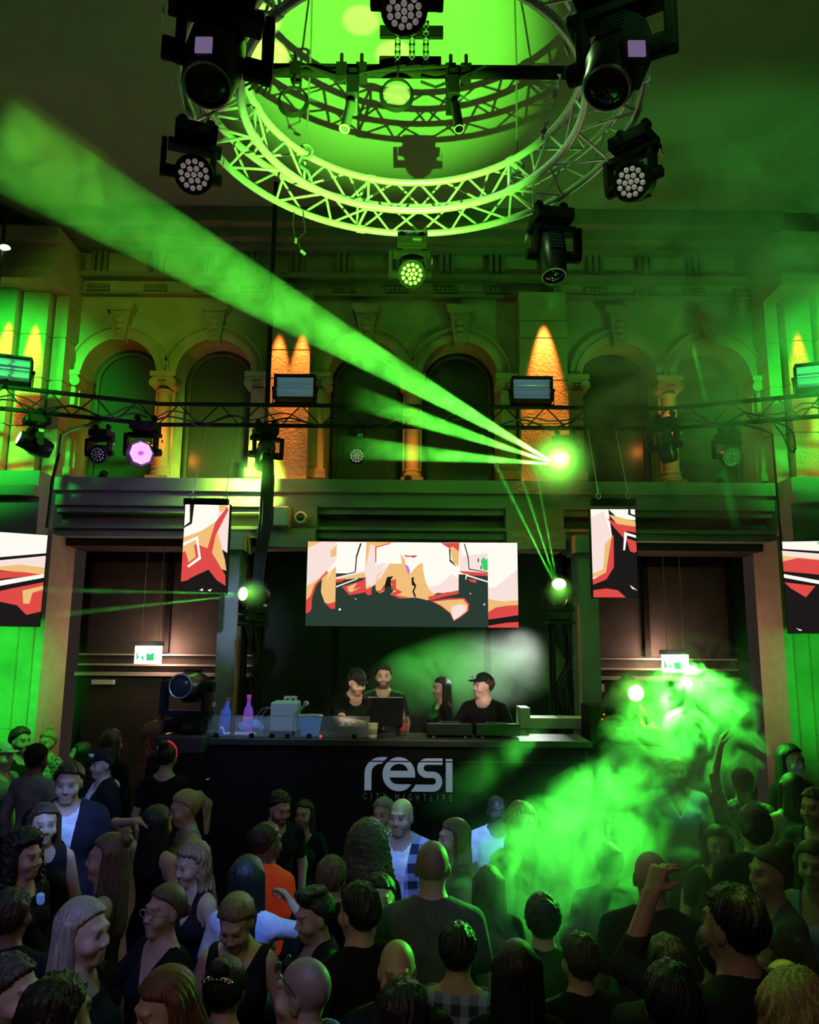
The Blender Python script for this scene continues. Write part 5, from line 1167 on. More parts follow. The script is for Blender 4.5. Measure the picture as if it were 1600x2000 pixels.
def riser(px, py, Y):
    x = at(px, py, Y).x
    return 0.3 if (x < -1.98 and Y > 4.4) or (x > 2.62 and Y > 5.7) else 0.0
def person(px, py, hpx, yaw, label, sex='m', skin=FAIR, hair=('short', BRN), top=('tee', CB), trousers=CN, pitch=0.0, roll=0.0, turn=0.0,
           R_=None, L_=None, z0=None, Y=None, Hh=None, fat=1.0, lean=0.0, jacket=None, beard=0.0, extra=(), group=None, fine=None):
    """px, py: centre of the head in the frame; hpx: head height there; yaw 0 faces the camera, 90 faces image right"""
    if Y is None: Y = FPX * 0.27 / hpx
    if z0 is None: z0 = riser(px, py, Y)
    p = at(px, py, Y); H = (p.z - z0) / 0.9286; lo_, hi_ = (1.56, 1.80) if sex == 'f' else (1.64, 1.95)
    Ht = min(max(H, lo_), hi_)
    if Hh: Ht = Hh
    if abs(Ht - H) > 1e-3: p = atz(px, py, z0 + 0.9286 * Ht)
    s = Ht / 1.75
    yr = R(yaw)
    hz = V3(0, 0, 1.625)
    # lean: tip the upper body about the hips
    LM = Matrix.Translation((0, 0, 1.0)) @ Matrix.Rotation(lean, 4, 'X') @ Matrix.Translation((0, 0, -1.0))
    def J(v): v = Vector(v); return LM @ v
    HM = LM @ Matrix.Translation((0, 0.01, 1.50)) @ Matrix.Rotation(R(turn), 4, 'Z') @ Matrix.Rotation(R(roll), 4, 'Y') @ Matrix.Rotation(R(pitch), 4, 'X') @ Matrix.Translation((0, -0.01, -1.50))
    hc = HM @ hz
    RM = Matrix.Rotation(yr, 3, 'Z')
    loc = V3(p.x, p.y, 0) - RM @ V3(hc.x * s, hc.y * s, 0); loc.z = z0
    root = empty('person', loc, (0, 0, yr), label, 'person', group); root.scale = (s, s, s)
    Yd = p.y
    hf = fine or (0.0062 if Yd < 4.4 else 0.0075 if Yd < 6 else 0.009)
    f_ = sex == 'f'; sw = 0.163 if f_ else 0.188
    arms = {}
    for sd, spec in ((-1, R_), (1, L_)):
        S = J((sd * sw, 0.012, 1.405)); spec = spec or {}
        W0 = spec.get('w'); pole = spec.get('pole', (sd * 0.6, 0.35, 0.9))
        if W0 is None: W0 = (sd * (sw + 0.05), -0.03 + 0.02 * sd, 0.885); W0 = J(W0) if lean else Vector(W0)
        E, W = ik(S, W0, pole); arms[sd] = (S, E, W, spec)
    pts = [hc] + [q_ for a in arms.values() for q_ in a[:3]]
    lo = [min(p_[0] for p_ in pts) - 0.26, min(min(p_[1] for p_ in pts) - 0.26, -0.3), -0.03]
    hi = [max(p_[0] for p_ in pts) + 0.26, max(max(p_[1] for p_ in pts) + 0.26, 0.3), max(p_[2] for p_ in pts) + 0.26]
    fb = [([hc.x - 0.115, hc.y - 0.135, hc.z - 0.15], [hc.x + 0.115, hc.y + 0.14, hc.z + 0.15], hf)]
    for sd, (S, E, W, spec) in arms.items():
        d = (W - E).normalized(); c_ = W + d * 0.07; st = 0.006 if spec.get('vis') else 0.0105
        fb.append(([c_.x - 0.11, c_.y - 0.11, c_.z - 0.12], [c_.x + 0.11, c_.y + 0.11, c_.z + 0.12], st))
    g = Grid(lo, hi, 0.021, fb)
    # ---- head and neck
    Fh = Field(g, HM)
    Fh.ell((0, 0.012, 1.662), (0.0765, 0.096, 0.092)).ell((0, -0.022, 1.592), (0.060, 0.072, 0.082), 0.04)
    Fh.ell((0, -0.058, 1.532), (0.026 if f_ else 0.031, 0.026, 0.019), 0.035)
    for sd in (-1, 1):
        Fh.ell((sd * 0.042, -0.060, 1.595), (0.026, 0.026, 0.024), 0.03)
        Fh.ell((sd * 0.0325, -0.104, 1.637), (0.020, 0.019, 0.0125), 0.014, True)
        Fh.ell((sd * 0.032, -0.0775, 1.636), (0.0145, 0.0125, 0.0125), 0.003)
        Fh.ell((sd * 0.077, 0.008, 1.622), (0.010, 0.021, 0.033), 0.008)
    Fh.cone((-0.034, -0.083, 1.660), (0.034, -0.083, 1.660), 0.0115, k=0.02)
    Fh.cone((0, -0.084, 1.648), (0, -0.107, 1.603), 0.0075, 0.0112, 0.016)
    for sd in (-1, 1): Fh.ell((sd * 0.013, -0.098, 1.596), (0.009, 0.011, 0.008), 0.008)
    Fh.cone((-0.014, -0.0885, 1.570), (0.014, -0.0885, 1.570), 0.0062, k=0.008)
    Fh.cone((-0.012, -0.0875, 1.557), (0.012, -0.0875, 1.557), 0.0075, k=0.008)
    nk = Field(g); n0, n1 = J((0, 0.02, 1.42)), HM @ V3(0, 0.018, 1.575)
    nk.cone(n0, n1, 0.059 if not f_ else 0.051, 0.051 if not f_ else 0.044)
    # ---- torso
    Ft = Field(g); w_ = fat
    Ft.cone(J((0, 0.015, 1.31)), J((0, 0.005, 1.10)), (0.160 if not f_ else 0.138) * w_, (0.137 if not f_ else 0.115) * w_, 0.05, 0.66)
    Ft.cone(J((-sw + 0.035, 0.015, 1.398)), J((sw - 0.035, 0.015, 1.398)), 0.060 if not f_ else 0.052, k=0.06)
    Ft.cone(J((-0.12, 0.03, 1.43)), J((0, 0.02, 1.475)), 0.036, 0.045, 0.05); Ft.cone(J((0.12, 0.03, 1.43)), J((0, 0.02, 1.475)), 0.036, 0.045, 0.05)
    Ft.ell((0, 0.01, 0.96), (0.162 * w_, 0.118 * w_, 0.14), 0.06)
    if f_:
        for sd in (-1, 1): Ft.ell(J((sd * 0.07, -0.074, 1.265)), (0.066, 0.058, 0.066), 0.055)
    else: Ft.ell(J((0, -0.06, 1.30)), (0.14 * w_, 0.06, 0.09), 0.05)
    # ---- arms, hands
    Fa = Field(g); Fsh = Field(g); Fhd = Field(g)
    for sd, (S, E, W, spec) in arms.items():
        ra = (0.050, 0.041, 0.039, 0.027) if not f_ else (0.044, 0.036, 0.034, 0.024)
        Fa.cone(S, E, ra[0], ra[1], 0.02); Fa.cone(E, W, ra[2], ra[3], 0.02)
        Fsh.cone(S, S + (E - S) * 0.62, ra[0], ra[1] * 1.06, 0.02)
        d = (W - E).normalized()
        if 'hd' in spec: d = Vector(spec['hd']).normalized()
        n = Vector(spec.get('n', (-sd, -0.2, 0))); n = (n - d * n.dot(d)); n = n.normalized() if n.length > 1e-3 else d.orthogonal().normalized()
        sv = d.cross(n) * sd; cu = spec.get('curl', 0.35); hs = 0.94 if f_ else 1.0
        for t_ in (-0.026, -0.009, 0.009, 0.026): Fhd.cone(W + sv * t_ * 0.6, W + d * 0.088 * hs + sv * t_, 0.0165, 0.0135, 0.012)
        for i, t_ in enumerate((-0.029, -0.0098, 0.0098, 0.028)):
            q0 = W + d * (0.086 - 0.006 * abs(i - 1.3)) * hs + sv * t_; dd = (d + sv * t_ * 2.2).normalized(); ln = (0.86, 1.0, 0.94, 0.74)[i] * hs
            for seg, (l_, an) in enumerate(((0.041, 40), (0.026, 55), (0.021, 35))):
                an_ = R(an * cu * (1.0 + 0.08 * i)); dd = (dd * math.cos(an_) + n * math.sin(an_)); nn = (n * math.cos(an_) - d * math.sin(an_))
                q1 = q0 + dd.normalized() * l_ * ln; Fhd.cone(q0, q1, 0.0092 - 0.0007 * seg, 0.0085 - 0.0007 * seg, 0.004); q0 = q1
        t0 = W + d * 0.028 - sv * 0.024; td = (-sv * 0.75 + d * 0.65 + n * (0.15 + 0.5 * cu)).normalized(); t1 = t0 + td * 0.042; t2 = t1 + (td * 0.7 + d * 0.5 + n * 0.5 * cu).normalized() * 0.032
        Fhd.cone(t0, t1, 0.0145, 0.0105, 0.010); Fhd.cone(t1, t2, 0.0102, 0.0085, 0.005)
        arms[sd] = (S, E, W, spec, d, n, sv)
    # ---- legs
    Fl = Field(g)
    for sd in (-1, 1):
        Fl.cone((sd * 0.085, 0.01, 0.90), (sd * 0.098, -0.005, 0.50), 0.092 * w_, 0.056, 0.03); Fl.cone((sd * 0.098, -0.005, 0.50), (sd * 0.105, 0.025, 0.10), 0.056, 0.040, 0.03)
        Fl.ell((sd * 0.105, 0.02, 0.44), (0.05, 0.055, 0.09), 0.03)
    Ff = Field(g)
    for sd in (-1, 1): Ff.cone((sd * 0.108, 0.035, 0.045), (sd * 0.118, -0.12, 0.03), 0.038, 0.030, 0.03); Ff.cone((sd * 0.105, 0.025, 0.12), (sd * 0.106, 0.035, 0.05), 0.04, 0.035, 0.03)
    gx, gy, gz = g.ax[0][:, None, None], g.ax[1][None, :, None], g.ax[2][None, None, :]
    if lean:
        iv = LM.inverted(); ty = iv[1][1] * gy + iv[1][2] * gz + iv[1][3]; tz = iv[2][1] * gy + iv[2][2] * gz + iv[2][3]
    else: ty, tz = gy + 0 * gz, gz + 0 * gy
    body = smin(smin(Fh.F, nk.F, 0.03), Ft.F, 0.045)
    body = smin(body, Fa.F, 0.03); body = smin(body, Fhd.F, 0.012); body = smin(body, smin(Fl.F, Ff.F, 0.03), 0.04)
    V, Q = surface(body, g)
    # colours that belong to the skin itself: lips, brows, eyes, stubble
    iv = np.array(HM.inverted(), f32); Lh = V @ iv[:3, :3].T + iv[:3, 3]; x, y, z = np.abs(Lh[:, 0]), Lh[:, 1], Lh[:, 2]
    col = np.tile(np.array(skin, f32), (len(V), 1)); head = (z > 1.5) & (np.abs(Lh[:, 0]) < 0.1) & (np.abs(y) < 0.16)
    def paint(mask, c, a=1.0): col[mask] = col[mask] * (1 - a) + np.array(c, f32) * a
    hcx = hair[1] if hair and hair[1] else BRN
    if beard: paint(head & (z < 1.585) & (y < -0.005) & (z > 1.50) & ((z < 1.553) | (x > 0.03) | ((z > 1.576) & (x < 0.03))), hcx, beard)
    paint(head & (y < -0.075) & (x < 0.019) & (z > 1.553) & (z < 1.574), (skin[0] * 0.8, skin[1] * 0.42, skin[2] * 0.42), 0.6)
    paint(head & (y < -0.06) & (x > 0.014) & (x < 0.052) & (z > 1.655) & (z < 1.667), hcx if hcx != BLD else LBR, 0.6)
    e = np.sqrt((x - 0.032) ** 2 + (z - 1.636) ** 2)
    paint(head & (y < -0.072) & (e < 0.0135), (0.05, 0.03, 0.03), 0.55); paint(head & (y < -0.072) & (e < 0.0105) & (np.abs(z - 1.636) < 0.006), (0.34, 0.34, 0.34)); paint(head & (y < -0.076) & (e < 0.0055), (0.02, 0.012, 0.01))
    if hair and hair[0] == 'buzz': paint(head & (z > 1.60) & (0.10 * (y + 0.07) + 0.085 * (z - 1.70) > 0), hcx, 0.6)
    nails = None
    np_mesh('body', V, Q, skin_mat(), root, col)
    # ---- clothes: the body's own shape pushed outward and cut at collar, cuffs and hem
    def garment(kind, off, hem=0.90, name='top', mt=None):
        G = smin(Ft.F, Fl.F, 0.04) if hem < 0.8 else Ft.F.copy()
        ax_ = np.abs(gx)
        if kind in ('tee', 'vneck', 'scoop'): G = smin(G, Fsh.F, 0.03)
        elif kind in ('long', 'jacket', 'vlong', 'shirt'):
            A = Fa.F
            G = smin(G, A, 0.03)
        G = G - off
        if kind in ('tank', 'sleeveless', 'vsleeveless'): G = np.maximum(G, ax_ - (0.135 if kind == 'tank' else 0.155) - np.maximum(1.28 - tz, 0) * 0.9)
        fr_ = ty < 0.02
        if kind in ('vneck', 'vlong', 'shirt', 'vsleeveless'): zc = np.where(fr_, 1.285 + 1.75 * ax_ + 0 * ty, 1.475 + 0 * ax_)
        elif kind == 'scoop': zc = np.where(fr_, 1.335 + 9.0 * ax_ ** 2, 1.44 + 4 * ax_ ** 2)
        elif kind == 'tank': zc = np.where((ax_ > 0.075) & (ax_ < 0.12), 1.52, 1.315 + 0.35 * (ty + 0.1))
        else: zc = np.where(np.sqrt((ax_ * 0.95) ** 2 + (ty + 0.005) ** 2) < 0.079, 1.40, 1.56)
        if kind == 'jacket': zc = np.where(np.sqrt(ax_ ** 2 + (ty - 0.0) ** 2) < 0.084, 1.42, 1.58)
        G = np.maximum(G, (tz - zc) * 0.8); G = np.maximum(G, hem - tz)
        if kind == 'jacket': G = np.maximum(G, -np.maximum((ax_ - 0.022 - 0.062 * np.clip((tz - 1.0) / 0.45, 0, 1)) * 0.9, ty + 0.0))
        Vg, Qg = surface(G, g)
        if Vg is not None: return np_mesh(name, Vg, Qg, mt, root)
    kind, tcol = top[0], top[1]; tm = tcol if isinstance(tcol, bpy.types.Material) else cloth(tcol)
    garment(kind, 0.011, top[2] if len(top) > 2 else 0.90, 'dress' if (len(top) > 2 and top[2] < 0.7) else 'shirt', tm)
    if jacket: garment('jacket', 0.026, 0.86, 'jacket', jacket if isinstance(jacket, bpy.types.Material) else cloth(jacket))
    G = smin(Fl.F, Ft.F, 0.04) - 0.008; G = np.maximum(np.maximum(G, gz - 0.97), 0.085 - gz)
    Vg, Qg = surface(G, g); np_mesh('trousers', Vg, Qg, cloth(trousers), root)
    G = Ff.F - 0.007; G = np.maximum(np.maximum(G, gz - 0.125), -gz)
    for sd in (-1, 1):
        Vg, Qg = surface(np.maximum(G, -sd * gx), g)
        if Vg is not None: np_mesh('shoe', Vg, Qg, cloth((0.02, 0.02, 0.02)), root)
    # ---- hair and things on the head, shaped in the head's own frame
    hm_np = np.array(HM, f32)
    def headpiece(name, F, hg, mt, parent=root):
        Vh, Qh = surface(F, hg)
        if Vh is None: return None
        return np_mesh(name, Vh @ hm_np[:3, :3].T + hm_np[:3, 3], Qh, mt, parent)
    st = hair[0] if hair else 'bald'; hstep = max(hf * 1.15, 0.0072)
    hg = Grid([-0.20, -0.22, 1.16], [0.20, 0.24, 1.86], hstep if st.startswith('long') or st in ('wavy', 'bigcurly', 'ponytail', 'halfbun') else hstep, [])
    x, y, z = hg.ax[0][:, None, None], hg.ax[1][None, :, None], hg.ax[2][None, None, :]
    ang = np.arctan2(x, y - 0.0)
    if st not in ('bald', 'buzz'):
        hl = (0.10 * (y + 0.062) + 0.085 * (z - 1.716)) / 0.131 + 0.010 - 3.2 * x ** 2 + 0.004 * np.sin(60 * x)         # > 0 behind the hair line
        vol = {'curly': 0.018, 'bigcurly': 0.045, 'wavy': 0.016, 'short': 0.010, 'quiff': 0.010, 'tight': 0.002}.get(st, 0.010)
        C = Field(hg); C.ell((0, 0.014, 1.663), (0.082 + vol, 0.102 + vol, 0.099 + vol), 0.01)
        F = np.maximum(C.F, -hl * (0.9 if st != 'bigcurly' else 1.0))
        low = {'short': 1.565, 'quiff': 1.575, 'tight': 1.585, 'curly': 1.55}.get(st)
        if low: F = np.maximum(F, (low + 0.10 * np.maximum(0.03 - y, 0)) - z)
        B = Field(hg)
        if st == 'quiff': B.cone((-0.045, -0.055, 1.752), (0.05, -0.06, 1.758), 0.028, 0.03, 0.02); B.ell((0.0, 0.0, 1.765), (0.07, 0.08, 0.022), 0.02)
        if st in ('long', 'longdown', 'wavy', 'halfbun', 'bob', 'bigcurly'):
            end = {'long': 1.34, 'longdown': 1.26, 'wavy': 1.33, 'halfbun': 1.30, 'bob': 1.50, 'bigcurly': 1.42}[st]; wd = 1.5 if st == 'bigcurly' else 1.0
            for sd in (-1, 1): B.cone((sd * 0.076 * (wd * 0.5 + 0.5), 0.015, 1.675), (sd * 0.088 * wd, 0.0 if st == 'bob' else 0.012, end + 0.02), 0.030 * wd, 0.034 * wd, 0.03)
            B.cone((0, 0.065, 1.64), (0, 0.08, end), 0.085 * wd, 0.105 * wd, 0.03, 0.62)
        if st in ('ponytail',): B.ell((0, 0.115, 1.705), (0.03, 0.03, 0.03), 0.01); B.cone((0, 0.12, 1.70), (0, 0.165, 1.62), 0.03, 0.036, 0.01); B.cone((0, 0.165, 1.62), (0.01, 0.135, 1.42), 0.036, 0.018, 0.02)
        if st == 'bun': B.ell((0, 0.10, 1.755), (0.046, 0.044, 0.042), 0.008)
        if st == 'lowbun': B.ell((0, 0.125, 1.63), (0.05, 0.04, 0.045), 0.01)
        if st == 'halfbun': B.ell((-0.03, 0.075, 1.765), (0.034, 0.03, 0.03), 0.006); B.ell((0.035, 0.095, 1.745), (0.036, 0.034, 0.032), 0.006)
        if st == 'topbun': B.ell((0, 0.04, 1.785), (0.04, 0.04, 0.036), 0.006)
        F = smin(F, B.F, 0.015)
        if st in ('long', 'longdown', 'bob', 'halfbun', 'ponytail', 'bun', 'lowbun', 'topbun', 'tight'):
            F = F + 0.0035 * np.sin(26 * ang + 3.0 * np.sin(9 * z)) * np.clip((1.76 - z) * 12, 0.3, 1)
        elif st == 'wavy': F = F + 0.006 * np.sin(17 * ang + 3.5 * np.sin(34 * z) + 5 * y) + 0.003 * np.sin(60 * z + 40 * x)
        elif st in ('curly', 'bigcurly'): F = F + (0.0065 if st == 'curly' else 0.011) * np.sin(105 * x + 2 * np.sin(70 * z)) * np.sin(100 * y + 2) * np.sin(95 * z + 3 * np.sin(60 * x))
        else: F = F + 0.004 * np.sin(30 * ang + 4 * np.sin(30 * z) + 20 * y) + 0.0045 * np.sin(95 * x + 40 * z) * np.sin(80 * y + 30 * x)
        # keep hair off the face
        F = np.maximum(F, -np.maximum(np.maximum(np.abs(x) - (0.060 if st in ('bigcurly',) else 0.066), y + 0.02), z - 1.70 - 0.0 * x) * 0.9) if st in ('long', 'longdown', 'wavy', 'halfbun', 'bob', 'bigcurly') else F
        headpiece('hair', F, hg, hair_mat(hair[1]))
    for ex in extra:
        C = Field(hg)
        if ex[0] == 'cap':
            C.ell((0, 0.012, 1.672), (0.092, 0.112, 0.104), 0.01); F = np.maximum(C.F, (1.682 + 0.12 * (y + 0.0)) - z)
            o = headpiece('cap', F, hg, cloth(ex[1], 0.7))
            Bm = Field(hg); fl = ex[2] if len(ex) > 2 else -1
            Bm.ell((0, -0.115 * -fl if fl > 0 else -0.115, 1.688), (0.064, 0.056, 0.011), 0.004); headpiece('cap_brim', Bm.F, hg, cloth(ex[1], 0.7), o)
            if len(ex) > 3:
                mb = MB(); mb.span((-0.028, -0.128, 1.715), (0.0, -0.098, 1.735)); mb.span((0.004, -0.128, 1.712), (0.03, -0.098, 1.738)); bo = mb.build('cap_badge', ex[3], o); bo.matrix_local = HM
        elif ex[0] == 'beanie':
            C.ell((0, 0.02, 1.69), (0.094, 0.115, 0.105), 0.01); F = np.maximum(C.F, (1.672 - 0.25 * y) - z) + 0.002 * np.sin(40 * ang); headpiece('beanie', F, hg, cloth(ex[1]))
        elif ex[0] == 'band':
            C.ell((0, 0.015, 1.668), (0.098, 0.116, 0.115), 0.01); F = np.maximum(C.F, np.abs(y - 0.01 - 0.25 * (z - 1.7)) - 0.013); F = np.maximum(F, 1.63 - z); headpiece('hair_band', F, hg, ex[1])
        elif ex[0] == 'glasses':
            mb = MB()
            for sd in (-1, 1):
                mb.tube([(sd * 0.034 + 0.024 * math.cos(t), -0.108, 1.634 + 0.019 * math.sin(t)) for t in [k * math.pi / 8 for k in range(16)]], 0.0022, 5, True)
                mb.tube([(sd * 0.058, -0.106, 1.638), (sd * 0.078, -0.06, 1.636), (sd * 0.084, 0.01, 1.634)], 0.0022, 5)
            mb.tube([(-0.011, -0.109, 1.636), (0.011, -0.109, 1.636)], 0.002, 5)
            o = mb.build('glasses', M['steel'], root, True); o.matrix_local = HM
        elif ex[0] == 'shades':
            mb = MB()
            for sd in (-1, 1): mb.ball((sd * 0.034, -0.088, 1.722), 0.026, 10, 6, (1, 0.35, 0.7)); mb.tube([(sd * 0.055, -0.085, 1.722), (sd * 0.085, -0.03, 1.70), (sd * 0.088, 0.02, 1.66)], 0.003, 5)
            mb.tube([(-0.012, -0.095, 1.724), (0.012, -0.095, 1.724)], 0.003, 5); o = mb.build('sunglasses', M['lens_dark'], root, True); o.matrix_local = HM
        elif ex[0] == 'headphones':
            mb = MB(); mb.tube([(0.096 * math.cos(t), 0.01, 1.655 + 0.118 * math.sin(t)) for t in [k * math.pi / 14 for k in range(15)]], 0.009, 8)
            for sd in (-1, 1): mb.cyl((sd * 0.086, 0.01, 1.635), (sd * 0.118, 0.01, 1.635), 0.036, n=16)
            o = mb.build('headphones', ex[1], root, True); o.matrix_local = HM
        elif ex[0] == 'neckphones':
            mb = MB(); mb.tube([J((0.088 * math.cos(t), 0.02 + 0.095 * math.sin(t), 1.485 - 0.02 * math.cos(t + 1.57))) for t in [-0.5 + k * (math.pi + 1.0) / 16 for k in range(17)]], 0.009, 8)
            for sd in (-1, 1): mb.cyl(J((sd * 0.075, -0.035, 1.47)), J((sd * 0.10, -0.04, 1.46)), 0.034, n=14)
            mb.build('headphones', ex[1], root, True)
        elif ex[0] == 'hood':
            Gh = Field(hg); Gh.cone((-0.10, 0.03, 1.445), (0.0, 0.105, 1.43), 0.042, 0.055, 0.03); Gh.cone((0.10, 0.03, 1.445), (0.0, 0.105, 1.43), 0.042, 0.055, 0.03); Gh.cone((-0.10, 0.03, 1.445), (-0.05, -0.075, 1.40), 0.036, 0.022, 0.03); Gh.cone((0.10, 0.03, 1.445), (0.05, -0.075, 1.40), 0.036, 0.022, 0.03)
            Vh, Qh = surface(Gh.F, hg); np_mesh('hood', Vh, Qh, cloth(ex[1]), root)
        elif ex[0] == 'necklace':
            mb = MB(); mb.tube([J((0.075 * math.sin(t), -0.02 - 0.095 * (1 - abs(t) / 2.0) + 0.02, 1.47 - 0.16 * (1 - (abs(t) / 2.0) ** 1.3))) for t in [-2 + k * 0.25 for k in range(17)]], 0.0025, 5); mb.build('necklace', M['steel'], root, True)
        elif ex[0] == 'strap':
            mb = MB(); sd = ex[2]
            mb.tube([J((sd * 0.11, 0.06, 1.455)), J((sd * 0.10, 0.0, 1.472)), J((sd * 0.09, -0.09, 1.40)), J((0.0, -0.155, 1.22)), J((-sd * 0.12, -0.13, 1.02))], 0.011, 6); mb.build('bag_strap', cloth(ex[1], 0.6), root, True)
        elif ex[0] == 'earring':
            mb = MB()
            for k in range(3): mb.ball((ex[2] * 0.086, 0.008, 1.585 - 0.018 * k), 0.008, 8, 6)
            o = mb.build('earring', M['white_pl'], root, True); o.matrix_local = HM
        elif ex[0] == 'clip':
            mb = MB(); mb.tube([(0.07 * math.cos(t), 0.125 + 0.0 * t, 1.70 + 0.03 * math.sin(t)) for t in [0.3 + k * 0.25 for k in range(11)]], 0.006, 6)
            for k in range(7): mb.ball((-0.055 + 0.018 * k, 0.128, 1.722 - 0.0015 * abs(k - 3) ** 2), 0.008, 8, 6)
            o = mb.build('hair_clip', mat('sparkling_clip', (0.9, 0.85, 0.85), 0.1, 1.0), root, True); o.matrix_local = HM
        elif ex[0] == 'badge':
            mb = MB(); c_ = J((0.06, -0.125, 1.30)); mb.box(c_ + V3(0, -0.012, 0), (0.035, 0.01, 0.03)); mb.build('chest_badge', ex[1], root)
        elif ex[0] == 'nails':
            mb = MB(); sd = ex[2]; S, E, W, spec, d, n, sv = arms[sd]; cu = spec.get('curl', 0.35)
            for i, t_ in enumerate((-0.029, -0.0098, 0.0098, 0.028)):
                q0 = W + d * (0.086 - 0.006 * abs(i - 1.3)) * 0.94 + sv * t_; dd = (d + sv * t_ * 2.2).normalized(); ln = (0.86, 1.0, 0.94, 0.74)[i] * 0.94
                for (l_, an) in ((0.041, 40), (0.026, 55), (0.021, 35)):
                    an_ = R(an * cu * (1.0 + 0.08 * i)); dd = dd * math.cos(an_) + n * math.sin(an_); q0 = q0 + dd.normalized() * l_ * ln
                mb.ball(q0 - n * 0.003, 0.0085, 8, 6)
            mb.build('finger_nails', ex[1], root, True)
    root['hand_R'] = list(root.matrix_basis @ (arms[-1][2] + arms[-1][4] * 0.09 + arms[-1][5] * 0.035)); root['hand_L'] = list(root.matrix_basis @ (arms[1][2] + arms[1][4] * 0.09 + arms[1][5] * 0.035))
    PEOPLE.append((label, root.location.x, root.location.y, Ht, H, Yd)); return root
PEOPLE = []

# ---------------------------------------------------------------- people on the stage
GS = 'people on the stage behind the booth'
person(697, 1329, 55, 22, 'person in black cap leaning over the laptop with headphones round the neck', hair=('short', BRN), top=('tee', CB), pitch=9, turn=10, lean=R(13), z0=0.86, Y=7.95, beard=0.35,
       extra=(('cap', CB), ('neckphones', M['black_gloss'])), R_=dict(w=(0.04, -0.44, 1.22), pole=(-1.2, -0.1, 1.15), vis=True, curl=0.35, n=(0, 0, -1)), L_=dict(w=(0.20, -0.42, 1.20), pole=(0.9, 0.0, 1.0), vis=True, curl=0.4, n=(0, 0, -1)), group=GS)
person(749, 1323, 47, 2, 'bearded person in dark top with small chest badge standing behind the laptop', hair=('short', BLK), top=('tee', (0.03, 0.04, 0.03)), z0=0.86, Y=8.55, beard=0.75, extra=(('badge', M['white_pl']),), group=GS)
person(944, 1341, 56, -20, 'person in black cap and black shirt looking left on the stage', hair=('short', BRN), top=('tee', CB), turn=-48, z0=0.86, Y=7.92, extra=(('cap', (0.01, 0.02, 0.02), -1, M['white_pl']),),
       R_=dict(w=(-0.17, -0.34, 1.22), pole=(-0.7, 0.3, 0.9), vis=True, curl=0.4, n=(0, 0, -1)), L_=dict(w=(0.20, -0.34, 1.22), pole=(0.8, 0.3, 0.9), vis=True, curl=0.4, n=(0, 0, -1)), skin=(0.60, 0.36, 0.29), group=GS)
person(862, 1346, 50, -70, 'dim long haired person in black turned left between the two capped people', 'f', hair=('long', BLK), top=('long', CB), z0=0.86, Y=8.45, group=GS)

# ---------------------------------------------------------------- the crowd
QUEUE = []
def crowd(*a, **k): QUEUE.append((a, k))
GREEN_TOP = (0.3, 0.3, 0.26)
# back left, by the green wall and the case
crowd(40, 1449, 52, 62, 'person with curly quiff talking beside the green wall at far left', hair=('curly', BRN), top=('long', CB), trousers=CD, beard=0.4)
crowd(92, 1452, 48, -18, 'person with blond hair in a top bun and pale patterned shirt', 'f', hair=('topbun', BLD), top=('long', spots((0.35, 0.30, 0.24), (0.08, 0.06, 0.05))), turn=10)
crowd(72, 1487, 55, 165, 'person in dark beanie and grey sleeves seen from behind at far left', hair=('short', BLK), top=('long', (0.25, 0.24, 0.22)), skin=BROWN, extra=(('beanie', CB),))
crowd(4, 1480, 52, 80, 'person cut by the left edge in pale green lit cap', hair=('short', BRN), top=('tee', (0.2, 0.2, 0.2)), extra=(('cap', (0.35, 0.35, 0.33)), ('strap', CB, 1)))
crowd(156, 1474, 50, -95, 'dark haired person in profile laughing upward near the door frame', 'f', hair=('long', BLK), top=('tank', CB), pitch=-14)
crowd(219, 1452, 52, 160, 'person with long dark hair before the left door seen from behind', 'f', hair=('long', BRN), top=('long', CB))
crowd(201, 1495, 57, -48, 'person in black cap and pale blue hoodie with open dark jacket', hair=('short', BLK), top=('long', (0.62, 0.66, 0.72)), jacket=CB, extra=(('cap', CB, -1, M['white_pl']), ('hood', (0.62, 0.66, 0.72))))
crowd(134, 1531, 78, 14, 'short haired person in white shirt and open dark jacket', hair=('short', BRN), top=('tee', CW), jacket=(0.02, 0.018, 0.03), fat=1.14, pitch=6)
crowd(305, 1442, 55, 120, 'person with wavy reddish hair talking beside the tall case', 'f', hair=('wavy', RED), top=('long', CB))
crowd(344, 1443, 54, -85, 'bearded person in profile with pale blue shirt beside the case', hair=('short', BLK), top=('tee', (0.70, 0.74, 0.8)), beard=0.7)
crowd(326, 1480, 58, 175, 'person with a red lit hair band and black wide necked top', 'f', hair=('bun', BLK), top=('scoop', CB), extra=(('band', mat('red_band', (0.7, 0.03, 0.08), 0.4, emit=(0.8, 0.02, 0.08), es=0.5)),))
crowd(361, 1580, 66, -62, 'person with blond ponytail leaning in to talk wearing grey strap top', 'f', hair=('ponytail', BLD), top=('tank', (0.35, 0.36, 0.40)), pitch=10, Y=5.5)
crowd(308, 1612, 64, 150, 'dark haired person raising a bare arm to the back of the head', 'f', hair=('long', BLK), top=('tank', CB), Y=5.15, L_=dict(w=(0.10, 0.10, 1.66), pole=(0.9, 0.0, 1.45), vis=True, curl=0.5, n=(-1, 0, 0)))
crowd(86, 1612, 62, 32, 'person with long dark hair and sleeveless black top behind the curls', 'f', hair=('long', BRN), top=('sleeveless', CB), Y=5.2)
crowd(48, 1676, 88, 72, 'person with big dark curls in profile facing right', 'f', hair=('bigcurly', BLK), top=('long', CB))
crowd(210, 1680, 88, -82, 'person with brown hair in two small buns in profile facing left', 'f', hair=('halfbun', LBR), top=('tank', (0.05, 0.05, 0.05)), pitch=-4)
